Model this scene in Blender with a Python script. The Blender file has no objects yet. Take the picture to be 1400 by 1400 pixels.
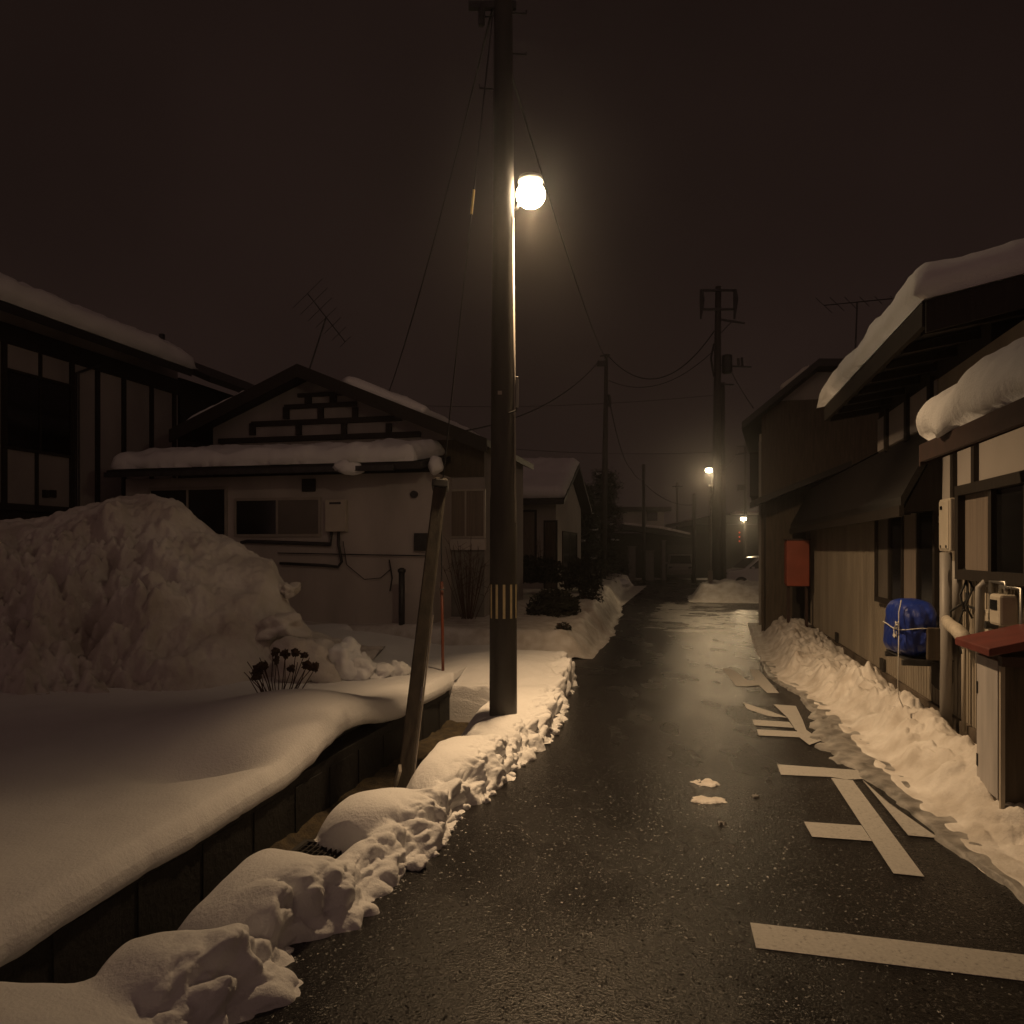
import bpy, bmesh, math, random
from mathutils import Vector, Matrix, noise
random.seed(7)
scene = bpy.context.scene
COL = scene.collection
# ------------------------------------------------------------------ frame
CAMH, F, CX, HY = 1.75, 1050.0, 700.0, 752.0
DX, DY = 0.2273, 0.9738          # street direction
def R(s, t, z=0.0):              # s metres right of the street axis, t metres along it
    return Vector((s*DY + t*DX, -s*DX + t*DY, z))
def at(px, py, Y):
    return Vector(((px-CX)/F*Y, Y, CAMH-(py-HY)/F*Y))
def G(px, py, z=0.0):
    Y = (CAMH-z)*F/(py-HY)
    return Vector(((px-CX)/F*Y, Y, z))
def st(v): return (v.x*DY - v.y*DX, v.x*DX + v.y*DY)
def PS(px, py, s):               # point of the vertical plane s=const -> (t,z)
    u = (px-CX)/F
    t = s*(DY+DX*u)/(DY*u-DX)
    Y = -s*DX + t*DY
    return t, CAMH-(py-HY)/F*Y
def PT(px, py, t):               # plane t=const -> (s,z)
    u = (px-CX)/F
    s = t*(DY*u-DX)/(DY+DX*u)
    Y = -s*DX + t*DY
    return s, CAMH-(py-HY)/F*Y
def sm(a, b, x):
    if a == b: return 1.0 if x >= b else 0.0
    k = min(1.0, max(0.0, (x-a)/(b-a)))
    return k*k*(3-2*k)
def interp(tab, x):
    if x <= tab[0][0]: return tab[0][1]
    for (a, p), (b, q) in zip(tab, tab[1:]):
        if x <= b:
            k = (x-a)/(b-a); k = k*k*(3-2*k)*.5+k*.5
            return p+(q-p)*k
    return tab[-1][1]
def nz(x, y, z=0.0): return noise.noise(Vector((x, y, z)))
def fbm(x, y, z=0.0, o=4): return noise.fractal(Vector((x, y, z)), 1.0, 2.1, o)
def vor(x, y, z=0.0): return noise.voronoi(Vector((x, y, z)))[0][0]

# ------------------------------------------------------------------ mesh builder
class MB:
    def __init__(self): self.v = []; self.f = []; self.smooth = False
    def add(self, vs, fs):
        b = len(self.v); self.v += [Vector(p) for p in vs]
        self.f += [tuple(i+b for i in f) for f in fs]; return self
    def hexa(self, p):           # 8 points: bottom 4 ccw, top 4 ccw
        return self.add(p, [(3,2,1,0),(4,5,6,7),(0,1,5,4),(1,2,6,5),(2,3,7,6),(3,0,4,7)])
    def rbox(self, s0, s1, t0, t1, z0, z1):
        return self.hexa([R(s0,t0,z0),R(s1,t0,z0),R(s1,t1,z0),R(s0,t1,z0),R(s0,t0,z1),R(s1,t0,z1),R(s1,t1,z1),R(s0,t1,z1)])
    def box(self, c, hx, hy, hz):
        x,y,z = c
        return self.hexa([(x-hx,y-hy,z-hz),(x+hx,y-hy,z-hz),(x+hx,y+hy,z-hz),(x-hx,y+hy,z-hz),(x-hx,y-hy,z+hz),(x+hx,y-hy,z+hz),(x+hx,y+hy,z+hz),(x-hx,y+hy,z+hz)])
    def bar(self, a, b, w, h, up=Vector((0,0,1))):
        a, b = Vector(a), Vector(b); d = (b-a).normalized()
        x = d.cross(up)
        if x.length < 1e-4: x = d.cross(Vector((1,0,0)))
        x.normalize(); y = x.cross(d).normalized(); x *= w/2; y *= h/2
        return self.hexa([a-x-y,a+x-y,a+x+y,a-x+y,b-x-y,b+x-y,b+x+y,b-x+y])
    def prism(self, poly, ext):
        n = len(poly); e = Vector(ext); poly = [Vector(p) for p in poly]
        nrm = Vector((0,0,0))
        for i in range(n): nrm += poly[i].cross(poly[(i+1) % n])
        if nrm.dot(e) > 0: poly = poly[::-1]
        vs = poly+[p+e for p in poly]
        fs = [tuple(range(n)), tuple(range(2*n-1, n-1, -1))]
        for i in range(n):
            j = (i+1) % n; fs.append((j, i, n+i, n+j))
        return self.add(vs, fs)
    def tube(self, pts, r, n=8, cap=True):
        pts = [Vector(p) for p in pts]; m = len(pts)
        rs = r if isinstance(r, (list, tuple)) else [r]*m
        vs = []; prev = None
        for i, p in enumerate(pts):
            d = (pts[min(i+1, m-1)]-pts[max(i-1, 0)]).normalized()
            if prev is None:
                x = d.cross(Vector((0,0,1)))
                if x.length < 1e-3: x = d.cross(Vector((0,1,0)))
            else: x = prev - d*prev.dot(d)
            x.normalize(); prev = x; y = d.cross(x)
            for k in range(n):
                a = 2*math.pi*k/n
                vs.append(p+(x*math.cos(a)+y*math.sin(a))*rs[i])
        fs = []
        for i in range(m-1):
            for k in range(n):
                k2 = (k+1) % n
                fs.append((i*n+k, i*n+k2, (i+1)*n+k2, (i+1)*n+k))
        if cap: fs += [tuple(range(n-1, -1, -1)), tuple(range((m-1)*n, m*n))]
        return self.add(vs, fs)
    def lathe(self, c, prof, n=16):
        c = Vector(c); return self.tube([c+Vector((0,0,z)) for r, z in prof], [r for r, z in prof], n)
    def grid(self, nu, nv, fn):
        vs = [fn(i/(nu-1), j/(nv-1)) for j in range(nv) for i in range(nu)]
        fs = [(j*nu+i, j*nu+i+1, (j+1)*nu+i+1, (j+1)*nu+i) for j in range(nv-1) for i in range(nu-1)]
        return self.add(vs, fs)
    def blob(self, c, rx, ry, rz, amp=.25, fr=2.0, sub=3, seed=0.0, boxy=0.0):
        bm = bmesh.new(); bmesh.ops.create_icosphere(bm, subdivisions=sub, radius=1.0)
        vs = []
        for v in bm.verts:
            p = v.co.copy()
            if boxy: 
                m = max(abs(p.x), abs(p.y), abs(p.z)); p = p.lerp(p/m, boxy)
            k = 1+amp*fbm(p.x*fr+seed, p.y*fr+seed*1.7, p.z*fr-seed, 4)
            vs.append(Vector(c)+Vector((p.x*rx*k, p.y*ry*k, p.z*rz*k)))
        fs = [tuple(v.index for v in f.verts) for f in bm.faces]; bm.free()
        return self.add(vs, fs)
    def build(self, name, mat, parent=None, smooth=False, bevel=0.0, bseg=2):
        top = parent is None
        vs = self.v; loc = Vector((0,0,0))
        if top:
            lo = Vector([min(v[i] for v in vs) for i in range(3)]); hi = Vector([max(v[i] for v in vs) for i in range(3)])
            loc = Vector(((lo.x+hi.x)/2, (lo.y+hi.y)/2, lo.z)); vs = [v-loc for v in vs]
        me = bpy.data.meshes.new(name); me.from_pydata([tuple(v) for v in vs], [], self.f); me.validate()
        me.materials.append(M[mat] if isinstance(mat, str) else mat)
        if smooth or self.smooth:
            me.polygons.foreach_set('use_smooth', [True]*len(me.polygons))
        o = bpy.data.objects.new(name, me); COL.objects.link(o); o.location = loc
        if parent is not None:
            o.parent = parent
            o.matrix_parent_inverse = Matrix.Translation(-wloc(parent))
        if bevel > 0:
            b = o.modifiers.new('edge', 'BEVEL'); b.width = bevel; b.segments = bseg; b.limit_method = 'ANGLE'; b.angle_limit = math.radians(40)
        return o
def wloc(o):                     # world translation of a parent (parents only ever translate)
    return o.location.copy() if o.parent is None else Vector((0,0,0))
def tag(o, label=None, cat=None, group=None, kind=None):
    if label: o['label'] = label
    if cat: o['category'] = cat
    if group: o['group'] = group
    if kind: o['kind'] = kind
    return o
def thing(name, label, cat, loc, group=None):
    o = bpy.data.objects.new(name, None); o.empty_display_size = .2; COL.objects.link(o); o.location = loc
    return tag(o, label, cat, group)
def copy_tree(o, parent=None):
    c = o.copy(); COL.objects.link(c); c.parent = parent
    for ch in list(o.children): copy_tree(ch, c)
    return c

# ------------------------------------------------------------------ materials
M = {}
def mat(name, col, rough=.6, var=.25, vscale=3.0, bump=0.0, bscale=40.0, bdist=.01, metal=0.0, col2=None, spec=.5, detail=5, stretch=(1,1,1), rvar=0.0, sss=0.0, coat=0.0):
    m = bpy.data.materials.new(name); m.use_nodes = True; nt = m.node_tree; N = nt.nodes; L = nt.links
    b = N['Principled BSDF']
    tc = N.new('ShaderNodeTexCoord'); mp = N.new('ShaderNodeMapping'); mp.inputs['Scale'].default_value = stretch
    L.new(tc.outputs['Object'], mp.inputs['Vector'])
    n = N.new('ShaderNodeTexNoise'); n.inputs['Scale'].default_value = vscale; n.inputs['Detail'].default_value = detail
    L.new(mp.outputs[0], n.inputs['Vector'])
    r = N.new('ShaderNodeValToRGB'); r.color_ramp.elements[0].position = .3; r.color_ramp.elements[1].position = .7
    c2 = col2 if col2 else tuple(c*(1-var) for c in col)
    r.color_ramp.elements[0].color = (*c2, 1); r.color_ramp.elements[1].color = (*col, 1)
    L.new(n.outputs['Fac'], r.inputs[0]); L.new(r.outputs[0], b.inputs['Base Color'])
    b.inputs['Roughness'].default_value = rough; b.inputs['Metallic'].default_value = metal
    b.inputs['Specular IOR Level'].default_value = spec
    if coat: b.inputs['Coat Weight'].default_value = coat
    if rvar:
        mr = N.new('ShaderNodeMapRange'); mr.inputs['To Min'].default_value = max(0.02, rough-rvar); mr.inputs['To Max'].default_value = rough+rvar
        mr.inputs['From Min'].default_value = .3; mr.inputs['From Max'].default_value = .7
        L.new(n.outputs['Fac'], mr.inputs['Value']); L.new(mr.outputs[0], b.inputs['Roughness'])
    if sss:
        b.inputs['Subsurface Weight'].default_value = sss; b.inputs['Subsurface Radius'].default_value = (.02,.015,.01); b.inputs['Subsurface Scale'].default_value = 1.0
    if bump:
        n2 = N.new('ShaderNodeTexNoise'); n2.inputs['Scale'].default_value = bscale; n2.inputs['Detail'].default_value = 6; n2.inputs['Roughness'].default_value = .65
        L.new(mp.outputs[0], n2.inputs['Vector'])
        bp = N.new('ShaderNodeBump'); bp.inputs['Strength'].default_value = bump; bp.inputs['Distance'].default_value = bdist
        L.new(n2.outputs['Fac'], bp.inputs['Height']); L.new(bp.outputs[0], b.inputs['Normal'])
    M[name] = m; return m
def glow(name, col, strength):
    m = bpy.data.materials.new(name); m.use_nodes = True; N = m.node_tree.nodes
    b = N['Principled BSDF']; b.inputs['Base Color'].default_value = (*col, 1)
    b.inputs['Emission Color'].default_value = (*col, 1); b.inputs['Emission Strength'].default_value = strength
    M[name] = m; return m
mat('snow', (.84,.84,.85), .7, .06, 2.0, .55, 48, .014, spec=.3)
mat('snow_dirty', (.78,.76,.74), .6, .0, 5.0, .5, 38, .02, col2=(.52,.48,.44), spec=.4)
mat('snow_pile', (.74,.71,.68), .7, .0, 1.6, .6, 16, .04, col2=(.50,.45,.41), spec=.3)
mat('slush', (.40,.385,.37), .35, .0, 7.0, .6, 45, .012, col2=(.10,.095,.09))
mat('concrete_dark', (.10,.095,.085), .8, .5, 4, .5, 30, .01)
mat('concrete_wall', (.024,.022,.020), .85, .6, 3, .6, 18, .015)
mat('concrete_found', (.16,.13,.10), .85, .6, 3, .6, 22, .015, col2=(.05,.035,.025))
mat('dead_grass', (.12,.088,.045), .9, .0, 14, .9, 60, .03, col2=(.04,.03,.018))
mat('pole_concrete', (.075,.068,.06), .62, .55, 3.5, .35, 45, .006, stretch=(3,3,.5), rvar=.12)
mat('steel', (.45,.44,.42), .38, .35, 12, .1, 60, .002, metal=.9)
mat('steel_dark', (.08,.08,.08), .5, .4, 10, metal=.6)
mat('lamp_grey', (.35,.35,.33), .45, .2, 8)
mat('wire', (.02,.02,.02), .6, .1, 5)
mat('wood_dark', (.022,.015,.011), .7, .5, 5, .4, 12, .006, stretch=(6,6,.6))
mat('wood_board', (.10,.075,.05), .7, .5, 5, .5, 14, .006, stretch=(6,6,.6))
mat('wood_red', (.05,.02,.015), .6, .4, 6, .3, 20, .004)
mat('weathered_post', (.085,.070,.050), .75, .5, 6, .5, 20, .005, stretch=(4,4,.4))
mat('plaster', (.46,.42,.39), .85, .18, 1.2, .2, 30, .004)
mat('plaster_grey', (.40,.36,.345), .85, .38, .9, .2, 30, .004, stretch=(1.2,1.2,.4))
mat('siding_cream', (.36,.315,.255), .6, .36, 1.4, .1, 40, .003, stretch=(2,2,.4))
mat('siding_pale', (.46,.41,.34), .6, .25, 1.6, .1, 40, .003, stretch=(2,2,.4))
mat('wall_white', (.56,.51,.475), .8, .32, 1.1, .2, 35, .004, stretch=(1.2,1.2,.45))
mat('boards_black', (.022,.018,.015), .8, .4, 4, .3, 10, .01)
mat('roof_metal', (.020,.017,.016), .5, .4, 2, .15, 8, .01)
mat('roof_red', (.16,.035,.028), .55, .35, 5, .2, 25, .004)
mat('box_red', (.34,.075,.04), .5, .25, 4, .1, 30, .003)
mat('box_cream', (.55,.50,.42), .5, .15, 4, .08, 40, .002)
mat('box_white', (.50,.47,.46), .55, .3, 3, .15, 30, .003, stretch=(3,3,.5))
mat('pvc', (.32,.30,.28), .5, .25, 3)
mat('lagging', (.55,.50,.42), .6, .35, 14, .6, 25, .012)
mat('glass_dark', (.012,.012,.013), .12, .3, 1.2, spec=.6)
mat('frosted', (.17,.15,.13), .35, .25, 2)
mat('curtain', (.22,.18,.15), .85, .3, 6, .3, 8, .02, stretch=(6,6,.2))
mat('alu', (.42,.38,.33), .45, .2, 5, metal=.2)
mat('paint_white', (.44,.43,.41), .6, .0, 60, .4, 140, .003, col2=(.34,.33,.32), rvar=.1)
mat('stripe_yellow', (.80,.68,.38), .4, .2, 20)
mat('stripe_black', (.012,.012,.012), .5, .2, 5)
mat('orange', (.20,.05,.022), .45, .3, 8)
mat('yellow_guard', (.8,.6,.2), .4, .2, 8)
mat('rope', (.62,.60,.55), .8, .2, 30)
mat('bark', (.05,.036,.025), .9, .5, 10, .8, 20, .02)
mat('twig', (.075,.035,.022), .85, .4, 10)
mat('seedhead', (.075,.045,.03), .95, .5, 30)
mat('needles', (.030,.040,.022), .8, .5, 2.5)
mat('shrub_leaf', (.022,.022,.014), .85, .5, 3)
mat('car_paint', (.62,.62,.62), .25, .06, 2, coat=.5)
mat('car_dull', (.20,.19,.18), .35, .2, 3)
mat('rubber', (.015,.015,.015), .85, .2, 8)
mat('tile_dark', (.05,.045,.04), .55, .4, 3)
mat('block_grey', (.22,.21,.19), .8, .3, 4, .3, 20, .006)
def worn(name):
    m = M[name]; nt = m.node_tree; N = nt.nodes; L = nt.links; b = N['Principled BSDF']; src = b.inputs['Base Color'].links[0].from_socket
    tc = N.new('ShaderNodeTexCoord'); n = N.new('ShaderNodeTexNoise'); n.inputs['Scale'].default_value = 38; n.inputs['Detail'].default_value = 8; n.inputs['Roughness'].default_value = .75
    L.new(tc.outputs['Object'], n.inputs['Vector']); r = N.new('ShaderNodeMapRange'); r.inputs['From Min'].default_value = .55; r.inputs['From Max'].default_value = .64; L.new(n.outputs['Fac'], r.inputs['Value'])
    n2 = N.new('ShaderNodeTexNoise'); n2.inputs['Scale'].default_value = 2.5; L.new(tc.outputs['Object'], n2.inputs['Vector'])
    mu = N.new('ShaderNodeMath'); mu.operation = 'MULTIPLY'; L.new(r.outputs[0], mu.inputs[0]); L.new(n2.outputs['Fac'], mu.inputs[1])
    mx = N.new('ShaderNodeMix'); mx.data_type = 'RGBA'; mx.inputs['B'].default_value = (.05,.046,.042,1); L.new(mu.outputs[0], mx.inputs['Factor']); L.new(src, mx.inputs['A']); L.new(mx.outputs['Result'], b.inputs['Base Color'])
worn('paint_white')
glow('lamp_face', (1.0,.74,.45), 100.0)
glow('far_lamp_face', (1.0,.78,.46), 90.0)
glow('red_light', (1.0,.12,.04), .5)

# blue tarp
mat('tarp', (.012,.035,.26), .42, .35, 5, .5, 9, .03)
# wet asphalt
def asphalt():
    m = bpy.data.materials.new('asphalt'); m.use_nodes = True; nt = m.node_tree; N = nt.nodes; L = nt.links; b = N['Principled BSDF']
    tc = N.new('ShaderNodeTexCoord')
    big = N.new('ShaderNodeTexNoise'); big.inputs['Scale'].default_value = 1.3; big.inputs['Detail'].default_value = 3
    mpb = N.new('ShaderNodeMapping'); mpb.inputs['Rotation'].default_value = (0,0,math.radians(13.1)); mpb.inputs['Scale'].default_value = (1.5,.7,1)
    L.new(tc.outputs['Object'], mpb.inputs[0]); L.new(mpb.outputs[0], big.inputs['Vector'])
    fine = N.new('ShaderNodeTexVoronoi'); fine.inputs['Scale'].default_value = 95
    L.new(tc.outputs['Object'], fine.inputs['Vector'])
    gr = N.new('ShaderNodeTexNoise'); gr.inputs['Scale'].default_value = 260; gr.inputs['Detail'].default_value = 3
    L.new(tc.outputs['Object'], gr.inputs['Vector'])
    r = N.new('ShaderNodeValToRGB'); r.color_ramp.elements[0].color = (.007,.0065,.0065,1); r.color_ramp.elements[1].color = (.026,.0245,.024,1)
    r.color_ramp.elements[0].position = .3; r.color_ramp.elements[1].position = .75
    L.new(gr.outputs['Fac'], r.inputs[0]); L.new(r.outputs[0], b.inputs['Base Color'])
    mr = N.new('ShaderNodeMapRange'); mr.inputs['From Min'].default_value = .28; mr.inputs['From Max'].default_value = .72
    mr.inputs['To Min'].default_value = .22; mr.inputs['To Max'].default_value = .30
    L.new(big.outputs['Fac'], mr.inputs['Value']); L.new(mr.outputs[0], b.inputs['Roughness'])
    ms = N.new('ShaderNodeMapRange'); ms.inputs['From Min'].default_value = .38; ms.inputs['From Max'].default_value = .62
    ms.inputs['To Min'].default_value = .7; ms.inputs['To Max'].default_value = 1.0
    L.new(big.outputs['Fac'], ms.inputs['Value'])
    ad = N.new('ShaderNodeMath'); ad.operation = 'ADD'
    L.new(fine.outputs['Distance'], ad.inputs[0]); L.new(gr.outputs['Fac'], ad.inputs[1])
    bp = N.new('ShaderNodeBump'); bp.inputs['Distance'].default_value = .0016
    L.new(ms.outputs[0], bp.inputs['Strength']); L.new(ad.outputs[0], bp.inputs['Height'])
    b2 = N.new('ShaderNodeBump'); b2.inputs['Distance'].default_value = .012; b2.inputs['Strength'].default_value = .15
    w = N.new('ShaderNodeTexNoise'); w.inputs['Scale'].default_value = 4; w.inputs['Detail'].default_value = 3
    L.new(tc.outputs['Object'], w.inputs['Vector']); L.new(w.outputs['Fac'], b2.inputs['Height']); L.new(bp.outputs[0], b2.inputs['Normal'])
    # single wet stones with tilted faces
    vc = N.new('ShaderNodeTexVoronoi'); vc.inputs['Scale'].default_value = 105; L.new(tc.outputs['Object'], vc.inputs['Vector'])
    sp = N.new('ShaderNodeVectorMath'); sp.operation = 'SUBTRACT'; sp.inputs[1].default_value = (.5,.5,.5); L.new(vc.outputs['Color'], sp.inputs[0])
    sx = N.new('ShaderNodeSeparateColor'); L.new(vc.outputs['Color'], sx.inputs[0])
    th = N.new('ShaderNodeMapRange'); th.inputs['From Min'].default_value = .83; th.inputs['From Max'].default_value = .87; th.inputs['To Max'].default_value = 1.0; L.new(sx.outputs[2], th.inputs['Value'])
    sc_ = N.new('ShaderNodeVectorMath'); sc_.operation = 'SCALE'; L.new(sp.outputs[0], sc_.inputs[0]); L.new(th.outputs[0], sc_.inputs['Scale'])
    fl = N.new('ShaderNodeVectorMath'); fl.operation = 'MULTIPLY'; fl.inputs[1].default_value = (.95,.95,0); L.new(sc_.outputs[0], fl.inputs[0])
    an = N.new('ShaderNodeVectorMath'); an.operation = 'ADD'; L.new(b2.outputs[0], an.inputs[0]); L.new(fl.outputs[0], an.inputs[1])
    nm = N.new('ShaderNodeVectorMath'); nm.operation = 'NORMALIZE'; L.new(an.outputs[0], nm.inputs[0])
    L.new(nm.outputs[0], b.inputs['Normal'])
    b.inputs['Specular IOR Level'].default_value = .25
    M['asphalt'] = m
asphalt()

# ------------------------------------------------------------------ ground, road, markings
def sheet(name, quads, m, z, label=None):
    b = MB()
    for s0, s1, t0, t1 in quads:
        b.add([R(s0,t0,z),R(s1,t0,z),R(s1,t1,z),R(s0,t1,z)], [(0,1,2,3)])
    o = b.build(name, m); tag(o, label, kind='structure'); return o
DS0, DS1, DT0, DT1 = -2.68, -1.93, 2.15, 8.35
sheet('snow_ground', [(-500,500,-60,DT0),(-500,DS0,DT0,DT1),(DS1,500,DT0,DT1),(-500,500,DT1,700)], 'snow_dirty', 0.0)
b = MB()
b.grid(30, 160, lambda u, v: R(-2.1+4.35*u, -3+41*v, .004+.006*nz(u*7, v*40)*0))
tag(b.build('road', 'asphalt'), kind='structure')
sheet('cross_street', [(-30,40,38,46)], 'asphalt', .004)
sheet('side_lane', [(-5.2,-2.1,11.2,12.5)], 'asphalt', .004)
b = MB(); b.grid(14, 90, lambda u, v: R(DS0+(DS1-DS0)*u, DT0+(DT1-DT0)*v, -.19-.42*sm(4.1, 3.7, DT0+(DT1-DT0)*v)+.05*fbm(u*3, v*22, 1)-.03*(1-abs(2*u-1))))
tag(b.build('ditch', 'dead_grass', smooth=True), kind='structure')

ZP = .008
def mark(name, polys, label):
    b = MB()
    for i_, poly in enumerate(polys):
        pts = [G(x, y, ZP+.0012*i_) for x, y in poly]
        b.prism([p-Vector((0,0,.003)) for p in pts], (0,0,.003))
    o = b.build(name, 'paint_white'); tag(o, label, 'road marking', kind='structure')
def z1(l): return [(880+x*.37143, 880+y*.37143) for x, y in l]
mark('stop_line', [z1([(392,1026),(1420,1147),(1420,1243),(414,1119)])], 'broad white stop line nearest on the wet road')
mark('road_lettering', [z1([(492,444),(800,466),(820,497),(745,500),(690,490),(505,482)]),
                        z1([(690,494),(770,503),(1033,857),(920,845)]),
                        z1([(590,655),(802,669),(840,726),(620,710)]),
                        z1([(805,500),(850,540),(900,585),(1085,715),(975,705)])],
     'white painted character nearest the stop line, one side under slush')
mark('road_lettering', [z1([(366,216),(470,250),(540,275),(530,272),(460,266),(382,240)]), z1([(400,279),(536,288),(552,309),(408,300)]),
                        z1([(416,315),(570,323),(590,345),(424,337)]),
                        z1([(478,223),(560,229),(585,280),(600,320),(560,318),(530,272)]), z1([(560,310),(600,318),(655,356),(610,372),(575,345)])],
     'white painted character in the middle of the lettering, edged by slush')
mark('road_lettering', [z1([(288,90),(325,92),(390,140),(400,152),(340,155),(322,132)]), z1([(388,93),(425,97),(498,181),(455,181),(412,140)]),
                        z1([(340,155),(365,140),(405,133),(425,140),(425,152),(380,157)])],
     'white painted character farthest from the stop line')

# ------------------------------------------------------------------ snow: garden, banks
def ghh(s, t):
    p = R(s, t); X, Y = p.x, p.y
    z = .285+.05*sm(4, 8, t)+.30*sm(9, 13, t)*sm(-2.6, -5, s)
    z += .05*nz(X*.5, Y*.5, 3)+.022*nz(X*1.6, Y*1.6, 5)+.007*fbm(X*4.5, Y*4.5, 2)
    z += .31*math.exp(-(((X+1.95)/.95)**2+((Y-6.3)/.8)**2))         # mound
    z += .02*math.exp(-(((s+2.85)/.25)**2))*sm(1.5,3,t)               # ridge along the ditch
    z -= .19*math.exp(-(((X+2.08)/.36)**2+((Y-5.2)/.20)**2))          # hollow
    z -= .05*math.exp(-(((s+3.7)/.5)**2))
    return z
def garden(u, v):
    t = .8+10.6*v
    e = DS0+.05+.03*nz(t*1.3, 1)+.012*fbm(t*7, 4)-.02
    k = u**.55
    s = -15+(e+15)*min(1, k*1.0)
    z = ghh(s, t)
    d = e-s
    if d < .08 and t > DT0-.1 and t < 8.4:
        q = max(0.0, 1-d/.08); z -= .085*(1-math.sqrt(max(0, 1-q*q)))
    if t < DT0: z -= .02
    lane = sm(11.0, 11.3, t)*sm(-5.4, -4.9, s)
    z = z*(1-lane)
    return R(s, t, z)
b = MB(); nu, nv = 190, 300
b.grid(nu, nv, garden)
n0 = len(b.v)                    # skirt under the lip
edge = [b.v[j*nu+nu-1] for j in range(nv)]
rows = []
for k, (ds, z) in enumerate([(.012, -.05), (-.01, -.09), (-.06, -.11)]):
    rows.append([R(st(p)[0]+ds, st(p)[1], p.z+z) for p in edge])
vs = edge+rows[0]+rows[1]+rows[2]
b.add(vs, [(k*nv+j, (k+1)*nv+j, (k+1)*nv+j+1, k*nv+j+1) for k in range(3) for j in range(nv-1)])
tag(b.build('garden_snow', 'snow', smooth=True), kind='structure')

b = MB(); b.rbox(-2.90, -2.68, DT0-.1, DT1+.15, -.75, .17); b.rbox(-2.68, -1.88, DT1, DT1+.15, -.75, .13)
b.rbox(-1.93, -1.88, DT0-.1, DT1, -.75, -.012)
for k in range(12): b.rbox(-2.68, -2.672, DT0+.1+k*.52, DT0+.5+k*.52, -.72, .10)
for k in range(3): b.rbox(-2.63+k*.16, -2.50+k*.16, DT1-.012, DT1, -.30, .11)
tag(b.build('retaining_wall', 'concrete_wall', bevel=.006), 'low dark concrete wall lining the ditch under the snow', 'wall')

EDGE = [(.5,-1.75),(2.0,-1.70),(2.83,-1.60),(3.05,-1.70),(3.4,-1.50),(3.73,-1.56),(4.0,-1.46),(4.39,-1.42),(4.85,-1.50),(5.2,-1.40),(5.62,-1.36),(7.3,-1.27),(8.6,-1.38),(9.8,-1.5),(11.3,-1.72)]
LEFT = [(.5,-2.9),(2.1,-2.75),(2.22,-2.5),(2.36,-2.14),(2.83,-2.22),(3.37,-2.16),(3.75,-2.06),(3.92,-1.75),(4.02,-1.80),(4.15,-2.22),(4.4,-2.12),(5.0,-1.93),(5.35,-1.95),(5.9,-2.0),(6.6,-2.03),(7.2,-2.02),(7.8,-1.95),(8.3,-2.08),(8.37,-3.25),(11.3,-3.3)]
TOPZ = [(.5,.22),(2.0,.20),(2.3,.26),(2.75,.33),(3.03,.17),(3.35,.30),(3.72,.17),(4.0,.14),(4.5,.30),(4.95,.13),(5.15,.16),(5.7,.29),(6.3,.26),(7.0,.24),(8.0,.27),(9.5,.32),(10.8,.30),(11.3,.02)]
def bil(x, y, z=0.0):           # puffy rounded lumps with creases between
    return abs(nz(x, y, z))*1.9-.45
PILL = [(-2.30,1.95,.75,.46,.25,0),(-1.90,2.52,.46,.36,.275,.10),(-1.88,3.27,.48,.40,.27,-.10),(-1.62,3.95,.22,.45,.17,0),(-1.80,4.38,.47,.36,.28,.25),
        (-1.55,4.85,.20,.45,.17,0),(-1.68,5.62,.42,.72,.28,.05),(-1.58,6.6,.36,.8,.24,0),(-1.75,7.7,.48,1.3,.27,0),(-2.35,9.75,1.35,1.5,.40,0)]
def bankL(u, v):
    t = .6+10.7*v
    e = interp(EDGE, t)+.03*nz(t*3.1, 7)+.025*nz(t*8, 9); l = interp(LEFT, t)+.02*nz(t*4, 2)
    w = 1-(1-u)**1.6
    s = l-.16+(e+.03-l+.16)*w
    ws = s+.08*nz(s*1.7, t*1.7, 3); wt = t+.15*nz(s*1.9, t*1.9, 9)
    acc = 0.0
    for ps, pt_, rs, rt, h, ro in PILL:
        ds, dt = ws-ps, wt-pt_; x = (ds+ro*dt)/rs; y = (dt-ro*ds)/rt
        r = (abs(x)**2.4+abs(y)**2.4)**(1/2.4)
        if r < 1: acc += (h*(1-r**2.6)**.62)**6
    a = e-s; c = s-l
    acc += ((.15+.05*nz(t*1.6, 12))*sm(-.02, .12, a)*sm(.46, .2, a)*(1 if t > 2.4 else 0))**6
    top = acc**(1/6)
    if t > 6.3: top = max(top, .22*sm(0,.2,c)*sm(11.25,10.6,t))
    top = max(top, .035 if c > .03 else 0)
    k = sm(-.02, .10, a)**.6
    rough = sm(.34+.1*nz(t*2, 4), .0, a)
    z = top*k; zz = z*1.3
    f = bil(s*3.6, t*3.6, zz*3.6)*.085+bil(s*8, t*8, zz*8+5)*.034+bil(s*18, t*18, zz*18+3)*.011
    z += f*rough*(.35+.65*sm(0,.2,top))*sm(-.02,.04,a)
    z += .022*nz(s*2.6, t*2.6, 2)*sm(0,.15,top)+.006*nz(s*9, t*9, 5)
    z = z*sm(-.12, .06, c)-.34*(1-sm(-.14, -.02, c))*(1 if DT0 < t < DT1 else 0)
    q = R(s+f*.9*rough, t+.05*nz(s*7, t*7, 8)*rough, max(z, .0 if c > -.02 else z))
    return q
b = MB(); b.grid(150, 900, bankL)
tag(b.build('snow_bank', 'snow', smooth=True), 'bright lumpy snow bank between the ditch and the road, around the lamp pole', 'snow bank')
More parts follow.
